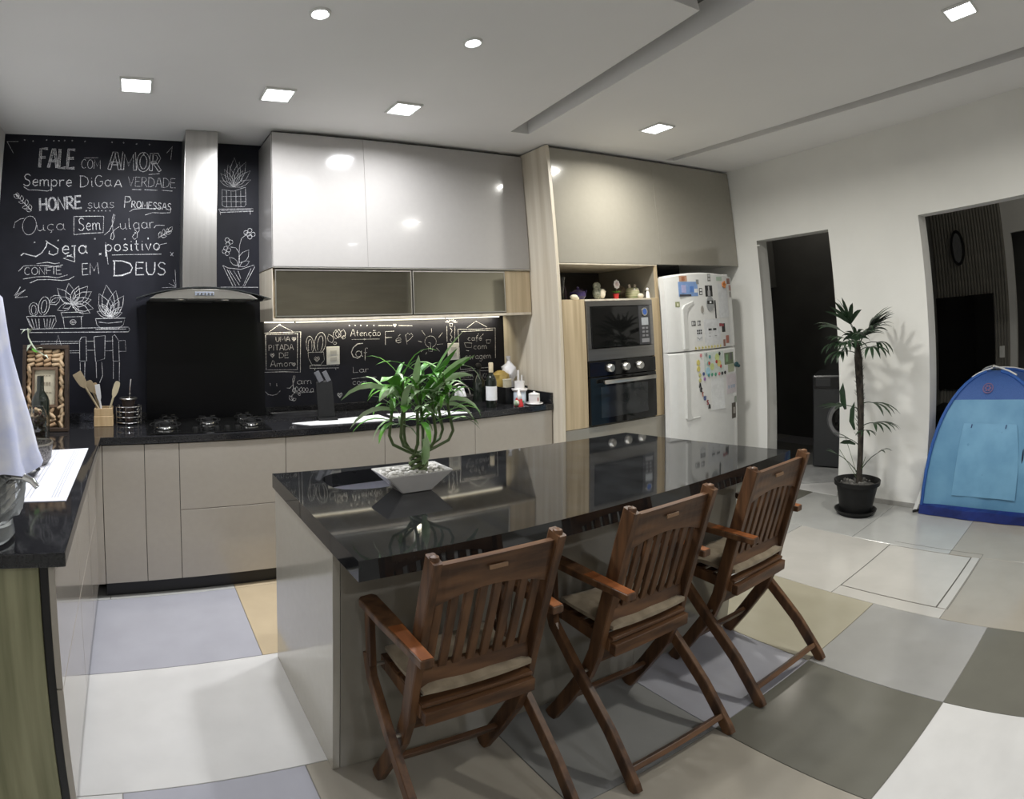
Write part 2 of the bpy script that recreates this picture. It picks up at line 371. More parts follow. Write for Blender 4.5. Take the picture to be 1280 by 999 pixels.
round_lamp(1.565, -1.70, 'small round ceiling spot, left of the pair over the island')
round_lamp(2.298, -1.68, 'small round ceiling spot, right of the pair over the island')

def fill_lamp(x, y, w_, label):  # added bulb, out of view, that brightens a side room
    t = thing('fill_bulb', label, 'ceiling light', (x, y, 2.86)); obj('shade', lathe(nb(), [(0, -.06), (.07, -.05), (.09, -.02), (.09, 0), (0, 0)], seg=20), emi('fill bulb shade', (1, .9, .75), .6), t, True)
    ld = bpy.data.lights.new('bulb', 'POINT'); ld.energy = w_; ld.shadow_soft_size = .1; ld.color = (1, .93, .82); lo = bpy.data.objects.new('bulb', ld); C.objects.link(lo); lo.parent = t; lo.location = (0, 0, -.18)
fill_lamp(7.0, -4.6, 15.0, 'unseen fill bulb added deep in the living room')
fill_lamp(7.3, -.6, 4.5, 'unseen fill bulb added in the laundry')

# ================================================================ base cabinets on the back wall
DC = -.5425; HC = .897
def base_unit(label, x0, x1, fronts, right_handle=False):
    t = thing('base_cabinet', label, 'cabinet', (x0, 0, 0)); w = x1-x0
    obj('body', bx(nb(), 0, w, -.51, -.02, .085, .853), lacq_d, t)
    obj('plinth', bx(nb(), 0, w, -.50, -.46, .002, .085), plinth_m, t)
    for nm, a, b, c, d in fronts:
        obj(nm, bx(nb(), a+.0015, b-.0015, -.535, -.512, c+.0015, d-.0015, .0015, 1), lacq, t)
        obj('edge_gap', bx(nb(), a, b, -.514, -.510, c, d), plinth_m, t)
    return t
base_unit('beige base cabinet in the left corner under the wooden utensils', .70, .925, [('door', 0, .225, .085, .853)])
base_unit('narrow beige pull-out cabinet left of the hob drawers', .925, 1.113, [('door', 0, .188, .085, .853)])
base_unit('beige cabinet of two wide drawers under the hob', 1.113, 1.714, [('drawer', 0, .601, .478, .853), ('drawer', 0, .601, .085, .478)])
base_unit('beige base cabinet right of the hob drawers, behind the island', 1.714, 2.334, [('drawer', 0, .62, .478, .853), ('drawer', 0, .62, .085, .478)])
base_unit('wide beige base cabinet at the right end of the back counter', 2.334, 3.632, [('drawer', 0, .649, .478, .853), ('drawer', .649, 1.298, .478, .853), ('drawer', 0, .649, .085, .478), ('drawer', .649, 1.298, .085, .478)])
# left leg
t = thing('side_cabinet', 'glossy beige base cabinet run of the left leg with olive wood end panel', 'cabinet', (0, 0, 0))
obj('body', bx(nb(), .02, .635, -2.01, -.56, .09, .853), lacq_d, t)
obj('plinth', bx(nb(), .02, .60, -2.0, -.56, .002, .09), plinth_m, t)
for a, b in ((-2.035, -1.45), (-1.45, -.95), (-.95, -.56)): 
    obj('drawer', bx(nb(), .643, .661, a+.002, b-.002, .482, .853, .0015, 1), lacq, t); obj('drawer', bx(nb(), .643, .661, a+.002, b-.002, .09, .478, .0015, 1), lacq, t)
obj('corner_filler', bx(bx(nb(), .64, .698, -.535, -.51, .085, .853, .001, 1), .636, .661, -.558, -.536, .085, .853, .001, 1), lacq, t)
ep = obj('end_panel', bx(nb(), .02, .618, -2.035, -2.012, .002, .853, .001, 1), oak_olive, t); ep['label'] = 'olive toned wood end panel'
obj('edge_strip', bx(nb(), .620, .642, -2.028, -2.012, .002, .853), plinth_m, t)
# worktop: one L of black granite
def slab_L():
    bm = nb(); prism(bm, [(.0, 0), (0, -2.064), (.6945, -2.064), (.6945, DC), (3.638, DC), (3.638, 0)], HC-.04, HC, bev=.003)
    return bm
wt_ = tag(obj('worktop', slab_L(), granite), 'L-shaped polished black granite worktop along the back and left walls', 'worktop')
tag(obj('granite_upstand', bx(nb(), .0, .95, -.016, -.002, HC+.0005, HC+.05, .002), granite), 'low black granite upstand on the chalkboard wall left of the hob', 'upstand')
tag(obj('granite_upstand', bx(nb(), 1.725, 3.615, -.016, -.002, HC+.0005, HC+.05, .002), granite), 'long low black granite upstand under the socket wall right of the hob', 'upstand')
tag(obj('granite_upstand', bx(nb(), 3.618, 3.638, DC+.004, -.003, HC+.0005, HC+.075, .002), granite), 'short black granite upstand against the tall wood panel', 'upstand')

# glass splashback and hood
sp = tag(obj('glass_splashback', bx(nb(), .953, 1.722, -.010, -.002, HC+.002, 1.655, .001, 1), mat('satin black glass', (.006, .006, .007), .3, spec=.3, var=.05)), 'black glass splashback panel behind the hob', 'splashback')
hd = thing('range_hood', 'stainless steel chimney hood with curved glass canopy over the hob', 'range hood', (1.272, 0, 1.65))
obj('chimney', bx(nb(), -.105, .105, -.236, -.003, .06, H-1.65-.002, .004), steel, hd)
bm = nb(); prism(bm, [(-.31, -.004), (.31, -.004), (.27, .020), (.19, .040), (.10, .052), (-.10, .052), (-.19, .040), (-.27, .020)], -.468, -.04, 'y', .003); obj('body', bm, alu, hd)
bm = nb(); lo = []; hi = []
for i in range(25):
    a = -.385 + .77*i/24; zc = .060 - .066*(abs(a)/.385)**2; lo.append((a, zc)); hi.append((a, zc+.005))
prism(bm, lo + hi[::-1], -.475, -.03, 'y'); cg = obj('glass_canopy', bm, mat('tinted canopy glass', (.10, .11, .11), .05, trans=.6, var=.02, coat=.3), hd)
bm = nb(); bx(bm, -.055, .055, -.472, -.467, .014, .036, .002); cp = obj('control_panel', bm, mat('display panel', (.22, .24, .28), .2, var=.1), hd)
for i in range(5): obj('button', bx(nb(), -.042+i*.02, -.032+i*.02, -.475, -.472, .021, .029, .001, 1), chrome, cp)
for x in (-.13, .13): obj('lamp_cover', lathe(nb(), [(0, -.009), (.03, -.009), (.034, -.004), (0, -.004)], x, -.36, 20), alu, hd)
obj('grease_filter', bx(nb(), -.09, .09, -.42, -.10, -.010, -.0045, .002), steel_d, hd)

# hob
hb = thing('gas_hob', 'black glass gas hob with chrome burners set in the granite', 'hob', (1.29, -.285, HC))
obj('glass_top', bx(nb(), -.35, .35, -.235, .215, .0005, .008, .003), blackglass, hb)
def burner(x, y, r):
    bm = nb(); lathe(bm, [(0, .008), (r*1.25, .008), (r*1.3, .012), (r, .016), (r*.95, .024), (r*.6, .026), (0, .026)], x, y, 28); b = obj('burner', bm, chrome, hb, True)
    obj('cap', lathe(nb(), [(0, .026), (r*.62, .026), (r*.62, .034), (r*.5, .037), (0, .037)], x, y, 24), black_pl, b, True)
    g = nb(); tube(g, [(x+r*1.6*math.cos(i*PI/12), y+r*1.6*math.sin(i*PI/12), .030) for i in range(25)], .003, 6, False)
    for k in range(4):
        a = k*PI/2 + PI/4; c_, s_ = math.cos(a), math.sin(a)
        tube(g, [(x+c_*r*1.7, y+s_*r*1.7, .010), (x+c_*r*1.6, y+s_*r*1.6, .030), (x+c_*r*1.5, y+s_*r*1.5, .045), (x+c_*r*.5, y+s_*r*.5, .047)], .004, 6)
    obj('pan_support', g, black_pl, b)
for x, y, r in ((-.24, -.07, .055), (.02, .03, .045), (.26, -.07, .05), (.25, .10, .035), (-.21, .12, .035)): burner(x, y, r)
for i in range(5):
    obj('knob', lathe(nb(), [(0, .030), (.014, .030), (.016, .026), (.017, .008)], -.02+i*.06-.06, -.19, 16), black_pl, hb, True)

# ================================================================ wall cabinets
t = thing('wall_cabinet', 'large pale glossy wall cabinet right of the hood', 'cabinet', (1.70, 0, 1.845))
obj('body', bx(nb(), 0, 1.935, -.335, -.003, 0, .845), oak_pale, t)
obj('side_panel', bx(nb(), -.004, -.001, -.35, -.003, 0, .845), lacq_up, t)
for a, b in ((0, .622), (.622, 1.935)): obj('door', bx(nb(), a+.0006, b-.0006, -.36, -.337, .004, .855, .0012, 1), lacq_up, t)
obj('handle_strip', bx(nb(), 0, 1.935, -.362, -.337, -.005, .002, .001, 1), alu, t)
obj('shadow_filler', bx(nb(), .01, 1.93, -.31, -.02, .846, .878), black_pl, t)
t = thing('glass_fronted_cabinet', 'low wall cabinet with bronze mirror glass doors under the pale cabinet', 'cabinet', (1.70, 0, 1.5376))
obj('body', bx(nb(), 0, 1.935, -.32, -.003, .0, .300), oak, t)
obj('side_panel', bx(nb(), -.004, -.001, -.35, -.003, -.02, .300), oak_pale, t)
for a, b in ((.012, .935), (.945, 1.70)):
    d = obj('glass_door', bx(nb(), a+.006, b-.006, -.352, -.340, .014, .286), smoke_mirror, t)
    f = nb()
    for q in ((a, b, .006, .014), (a, b, .286, .294), (a, a+.006, .014, .286), (b-.006, b, .014, .286)): bx(f, q[0], q[1], -.356, -.336, q[2], q[3])
    obj('door_frame', f, alu, d)
obj('wood_front', bx(nb(), 1.705, 1.935, -.352, -.325, .0, .298, .001, 1), oak, t)
obj('bottom_board', bx(nb(), 0, 1.935, -.352, -.003, -.018, 0, .001, 1), oak_pale, t)
t = thing('led_strip', 'warm white light strip under the wall cabinet along the chalkboard', 'light strip', (1.72, -.03, 1.512))
for a, b in ((.0, .20), (.215, 1.36), (1.375, 1.86)):
    obj('diffuser', bx(nb(), a, b, -.007, .007, -.002, .006), emi('strip glow', (1, .93, .74), 2.0), t)
ld = bpy.data.lights.new('strip', 'AREA'); ld.shape = 'RECTANGLE'; ld.size = 1.8; ld.size_y = .02; ld.energy = LED_W; ld.color = (1, .90, .66)
lo = bpy.data.objects.new('strip', ld); C.objects.link(lo); lo.parent = t; lo.location = (.93, -.022, -.004); lo.rotation_euler = (math.radians(52), 0, 0)

# ================================================================ tall wall of the ovens
t = tag(obj('tall_side_panel', bx(nb(), 3.642, 3.672, -.625, -.003, .002, 2.715, .001, 1), oak_pale), 'full height whitish wood side panel between wall cabinets and oven column', 'panel')
t = thing('oven_cabinet', 'tall pale wood cabinet holding the microwave and oven with an open niche', 'cabinet', (3.675, 0, 0))
W_ = 1.035
obj('carcass', bx(bx(bx(bx(bx(nb(), 0, .02, -.60, -.003, .1, 1.86), W_-.02, W_, -.60, -.003, .1, 1.86), .02, W_-.02, -.022, -.003, .1, 1.86), .02, W_-.02, -.60, -.022, .70, .715), .02, W_-.02, -.60, -.022, 1.16, 1.172), lacq_d, t)
obj('plinth', bx(nb(), 0, W_, -.56, -.003, .002, .1), plinth_m, t)
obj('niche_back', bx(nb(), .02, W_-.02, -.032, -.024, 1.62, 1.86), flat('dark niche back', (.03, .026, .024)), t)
obj('niche_shelf', bx(nb(), .02, W_-.02, -.60, -.033, 1.596, 1.612), oak_pale, t)
obj('niche_top', bx(nb(), .0, W_, -.62, -.003, 1.861, 1.869), oak_pale, t)
obj('niche_side', bx(nb(), W_-.022, W_+.0, -.618, -.601, 1.612, 1.86), oak, t)
obj('wood_front', bx(nb(), .004, .218, -.62, -.602, .712, 1.612, .001, 1), oak, t)
obj('wood_front', bx(nb(), .936, W_, -.62, -.602, .712, 1.612, .001, 1), oak, t)
obj('wood_rail', bx(nb(), .22, .934, -.62, -.602, 1.600, 1.612), oak_pale, t)
obj('drawer', bx(nb(), .004, W_, -.62, -.602, .41, .708, .0015, 1), lacq_d, t); obj('drawer', bx(nb(), .004, W_, -.62, -.602, .104, .406, .0015, 1), lacq_d, t)
# microwave
t = thing('microwave', 'built-in microwave with wide steel frame above the black oven', 'microwave', (4.252, -.60, 1.174))
f = nb()
for q in ((-.355, .355, .0, .085), (-.355, .355, .385, .425), (-.355, -.318, .085, .385), (.318, .355, .085, .385)): bx(f, q[0], q[1], -.030, -.004, q[2], q[3], .002, 1)
obj('frame', f, steel_d, t)
obj('body', bx(nb(), -.30, .30, .0, .42, .04, .40), black_pl, t)
dr = obj('door', bx(nb(), -.314, .185, -.034, -.006, .090, .381, .003), blackglass, t)
pn = obj('control_panel', bx(nb(), .187, .314, -.034, -.006, .090, .381, .003), mat('panel grey', (.05, .05, .055), .3, var=.1), t)
bm = nb(); lathe(bm, [(0, .006), (.026, .006), (.03, 0), (0, 0)], seg=24); bmesh.ops.rotate(bm, verts=bm.verts[:], matrix=Matrix.Rotation(PI/2, 3, 'X')); dd = obj('display', bm, flat('blue badge', (.05, .12, .40), .3), pn, loc=(.25, -.034, .335))
bm = nb(); lathe(bm, [(.024, 0), (.031, 0), (.031, .007), (.024, .007)], seg=24); bmesh.ops.rotate(bm, verts=bm.verts[:], matrix=Matrix.Rotation(PI/2, 3, 'X')); obj('display_ring', bm, alu, pn, loc=(.25, -.034, .335))
obj('sticker', bx(nb(), .215, .29, -.0352, -.034, .235, .292), flat('sticker', (.42, .44, .46)), pn)
for r in range(3):
    for c in range(2): obj('button', bx(nb(), .218+c*.04, .242+c*.04, -.037, -.034, .205-r*.028, .22-r*.028, .001, 1), mat('key grey', (.25, .25, .26), .4, var=.1), pn)
obj('open_button', bx(nb(), .21, .292, -.037, -.034, .105, .135, .001, 1), mat('key grey', (.25, .25, .26), .4, var=.1), pn)
# oven
t = thing('oven', 'black built-in oven with three silver knobs and bar handle', 'oven', (4.252, -.60, .717))
obj('body', bx(nb(), -.29, .29, .0, .50, .02, .43), black_pl, t)
cp = obj('control_panel', bx(nb(), -.353, .353, -.036, -.004, .345, .451, .004), blackglass, t)
obj('door', bx(nb(), -.353, .353, -.036, -.004, .004, .341, .004), blackglass, t)
obj('door_window', bx(nb(), -.25, .25, -.0375, -.036, .05, .27, .0005, 1), mat('oven window', (.02, .022, .024), .06, var=.1), t)
hnd = nb(); bx(hnd, -.25, .30, -.082, -.066, .292, .320, .005); bx(hnd, -.22, -.20, -.07, -.034, .300, .314); bx(hnd, .25, .27, -.07, -.034, .300, .314); obj('handle', hnd, alu, t, True)
for x in (-.155, .01, .16):
    bm = nb(); lathe(bm, [(0, .030), (.022, .030), (.028, .024), (.031, .0)], seg=24); bx(bm, -.003, .003, 0, .024, .030, .034); bmesh.ops.rotate(bm, verts=bm.verts[:], matrix=Matrix.Rotation(PI/2, 3, 'X'))
    obj('knob', bm, alu, cp, True, loc=(x, -.036, .40))
# top cabinets over ovens and fridge
t = thing('tall_top_cabinet', 'wide greige glossy top cabinet over the ovens and the fridge', 'cabinet', (3.675, 0, 1.875))
obj('body', bx(nb(), 0, 2.175, -.59, -.003, 0, .82), lacq_d, t)
for a, b in ((0, 1.09), (1.09, 2.175)): obj('door', bx(nb(), a+.0008, b-.0008, -.622, -.592, -.004, .828, .0008, 1), lacq_d, t)
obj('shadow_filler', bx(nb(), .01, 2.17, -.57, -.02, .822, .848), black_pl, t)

# ================================================================ chalk on the blackboard
# stroke alphabet: (advance, strokes); y 0 baseline, 1 cap height
def arc(cx, cy, rx, ry, a0, a1, n=8): return [(cx+rx*math.cos(math.radians(a0+(a1-a0)*i/n)), cy+ry*math.sin(math.radians(a0+(a1-a0)*i/n))) for i in range(n+1)]
G = {
 'A': (.72, [[(0, 0), (.30, 1), (.42, 1), (.70, 0)], [(.12, .36), (.58, .36)]]), 'C': (.66, [arc(.36, .5, .34, .5, 50, 310, 10)]),
 'D': (.72, [[(0, 0), (.02, 1)], [(-.04, 1), (.3, .98), (.6, .78), (.68, .5), (.6, .2), (.3, .02), (-.04, 0)]]),
 'E': (.6, [[(.55, .98), (.02, 1), (.0, .5), (0, 0), (.58, .02)], [(0, .52), (.48, .54)]]), 'F': (.58, [[(0, 0), (0, .98), (.58, 1)], [(0, .52), (.44, .54)]]),
 'G': (.7, [arc(.36, .5, .34, .5, 50, 330, 10) + [(.66, .45), (.42, .45)]]), 'H': (.66, [[(0, 0), (.02, 1)], [(.62, 0), (.6, 1)], [(.02, .5), (.6, .52)]]),
 'I': (.22, [[(.08, 0), (.08, 1)]]), 'J': (.5, [[(.4, 1), (.4, .2), (.2, 0), (0, .15)]]), 'L': (.56, [[(0, 1), (0, 0), (.55, .02)]]), 'M': (.9, [[(0, 0), (.06, 1), (.42, .3), (.78, 1), (.86, 0)]]),
 'N': (.7, [[(0, 0), (.02, 1), (.6, 0), (.64, 1)]]), 'O': (.74, [arc(.36, .5, .34, .5, 90, 450, 14)]), 'P': (.6, [[(0, 0), (.02, 1), (.4, .98), (.55, .76), (.4, .52), (.02, .48)]]),
 'R': (.64, [[(0, 0), (.02, 1), (.4, .98), (.54, .76), (.4, .52), (.02, .48)], [(.22, .48), (.62, 0)]]), 'S': (.6, [[(.54, .84), (.4, .98), (.18, .98), (.04, .8), (.14, .58), (.44, .44), (.54, .22), (.4, .02), (.16, 0), (.0, .14)]]),
 'T': (.64, [[(0, 1), (.62, 1)], [(.31, 1), (.31, 0)]]), 'U': (.68, [[(0, 1), (.02, .3), (.16, .03), (.44, .02), (.6, .3), (.62, 1)]]), 'V': (.7, [[(0, 1), (.34, 0), (.66, 1)]]), 'X': (.6, [[(0, 1), (.56, 0)], [(.56, 1), (0, 0)]]), 'Z': (.6, [[(0, 1), (.56, 1), (0, 0), (.58, 0)]]),
 'a': (.56, [arc(.25, .28, .24, .28, 40, 400, 10), [(.49, .55), (.49, .1), (.6, .0)]]), 'c': (.48, [arc(.26, .28, .25, .28, 50, 310, 8)]), 'ç': (.48, [arc(.26, .28, .25, .28, 50, 310, 8), [(.26, 0), (.30, -.14), (.2, -.2)]]),
 'e': (.5, [[(.03, .28), (.46, .32), (.40, .52), (.22, .56), (.05, .4), (.04, .16), (.22, 0), (.46, .1)]]), 'é': (.5, [[(.03, .28), (.46, .32), (.40, .52), (.22, .56), (.05, .4), (.04, .16), (.22, 0), (.46, .1)], [(.22, .72), (.40, .92)]]),
 'f': (.36, [[(.38, .92), (.24, 1), (.14, .85), (.14, -.2)], [(0, .52), (.34, .54)]]), 'g': (.56, [arc(.25, .28, .24, .28, 40, 400, 10), [(.49, .55), (.49, -.2), (.3, -.42), (.06, -.3)]]),
 'i': (.24, [[(.1, .54), (.1, .06), (.2, 0)], [(.1, .74), (.11, .78)]]), 'j': (.34, [[(.0, .54), (.3, .54)], [(.2, .54), (.2, -.3), (.0, -.2), (-.3, -.12)]]), 'l': (.28, [[(.06, 1), (.06, .1), (.2, 0)]]),
 'm': (.82, [[(0, .55), (.02, 0)], [(.02, .38), (.16, .55), (.34, .5), (.36, 0)], [(.36, .38), (.5, .55), (.68, .5), (.72, .04), (.8, 0)]]), 'n': (.54, [[(0, .55), (.02, 0)], [(.02, .36), (.2, .56), (.4, .48), (.42, .05), (.5, 0)]]),
 'o': (.54, [arc(.25, .28, .24, .28, 90, 450, 10)]), 'ã': (.56, [arc(.25, .28, .24, .28, 40, 400, 10), [(.49, .55), (.49, .1), (.6, 0)], [(.05, .74), (.2, .84), (.32, .74), (.48, .84)]]), 'p': (.56, [[(0, .56), (.02, -.42)], [(.02, .4), (.2, .56), (.42, .48), (.5, .26), (.38, .04), (.18, 0), (.02, .14)]]),
 'r': (.42, [[(0, .55), (.04, 0)], [(.03, .36), (.16, .54), (.38, .52)]]), 's': (.44, [[(.40, .48), (.22, .56), (.06, .46), (.12, .32), (.34, .24), (.40, .1), (.22, 0), (.0, .08)]]), 't': (.36, [[(.14, .85), (.14, .1), (.3, 0)], [(0, .54), (.32, .54)]]),
 'u': (.56, [[(0, .55), (.04, .12), (.2, 0), (.42, .14), (.44, .55)], [(.44, .3), (.46, .06), (.56, 0)]]), 'v': (.5, [[(0, .55), (.22, 0), (.44, .55)]]), ' ': (.35, []),
}
YW = -.0016
def ribbon(bm, pts, w, y=YW):
    n = len(pts); L = []; R_ = []
    for i in range(n):
        a = pts[max(0, i-1)]; b = pts[min(n-1, i+1)]; dx, dz = b[0]-a[0], b[1]-a[1]; l = math.hypot(dx, dz) or 1e-6
        wob = w*(.42 + .12*math.sin(i*2.3 + pts[0][0]*90)); nx, nz = -dz/l*wob, dx/l*wob
        L.append(bm.verts.new((pts[i][0]+nx, y, pts[i][1]+nz))); R_.append(bm.verts.new((pts[i][0]-nx, y, pts[i][1]-nz)))
    for i in range(n-1): bm.faces.new((L[i], L[i+1], R_[i+1], R_[i]))
def shift_line(pts, d):
    out = []; n = len(pts)
    for i in range(n):
        a = pts[max(0, i-1)]; b = pts[min(n-1, i+1)]; dx, dz = b[0]-a[0], b[1]-a[1]; l = math.hypot(dx, dz) or 1e-6
        out.append((pts[i][0]-dz/l*d, pts[i][1]+dx/l*d))
    return out
WORDS=[
('FALE',0.239,2.505,0.466,2.505,0.1283,0.0088,'d'),
('COM',0.508,2.509,0.634,2.508,0.0601,0.0032,''),
('AMOR',0.69,2.508,1.027,2.509,0.1161,0.0048,'o'),
('Sempre',0.145,2.38,0.454,2.384,0.0782,0.0064,''),
('DiGa',0.51,2.382,0.71,2.395,0.0751,0.0048,''),
('A',0.729,2.389,0.778,2.39,0.0481,0.00568,''),
('VERDADE',0.817,2.399,1.132,2.397,0.064,0.0028,''),
('HONRE',0.26,2.218,0.526,2.243,0.0821,0.0072,'d'),
('suas',0.563,2.242,0.734,2.251,0.0671,0.00328,''),
('P',0.799,2.254,0.843,2.253,0.0761,0.0056,''),
('ROMESSAS',0.846,2.257,1.105,2.246,0.044,0.00568,''),
('uça',0.247,2.087,0.422,2.1,0.0721,0.0028,''),
('Sem',0.511,2.096,0.653,2.105,0.0821,0.0056,''),
('ulgar',0.778,2.11,0.999,2.125,0.071,0.0032,''),
('eja',0.411,1.944,0.569,1.951,0.091,0.008,''),
('positivo',0.687,1.966,1.039,1.982,0.078,0.0064,''),
('CONFIE',0.179,1.808,0.412,1.816,0.046,0.004,''),
('EM',0.545,1.812,0.65,1.82,0.073,0.0048,''),
('D',0.746,1.81,0.87,1.816,0.096,0.0088,''),
('EUS',0.884,1.818,1.079,1.821,0.081,0.008,''),
('UMA',1.803,1.385,1.9,1.387,0.031,0.0028,''),
('PITADA',1.754,1.326,1.924,1.328,0.037,0.0028,''),
('DE',1.824,1.275,1.889,1.274,0.035,0.0028,''),
('Amor',1.763,1.216,1.913,1.218,0.043,0.0032,''),
('am',1.945,1.093,2.05,1.092,0.045,0.0032,''),
('a',2.129,1.084,2.164,1.083,0.043,0.0032,''),
('Atenção',2.336,1.407,2.568,1.404,0.047,0.0032,''),
('F',2.603,1.338,2.672,1.337,0.096,0.0048,''),
('é',2.684,1.347,2.734,1.347,0.066,0.004,''),
('a',2.372,1.261,2.423,1.262,0.074,0.0048,''),
('f',2.433,1.25,2.459,1.249,0.075,0.00408,''),
('Lar',2.352,1.153,2.472,1.152,0.041,0.0032,''),
('com',2.347,1.07,2.456,1.065,0.04,0.0028,''),
('café',3.303,1.34,3.433,1.337,0.038,0.0032,''),
('com',3.355,1.272,3.479,1.271,0.044,0.0032,''),
('coragem',3.273,1.199,3.516,1.194,0.048,0.0032,''),
('SEJA LUZ',3.213,1.061,3.473,1.05,0.029,0.0028,''),
('amor',3.143,0.979,3.302,0.975,0.036,0.0028,''),
]
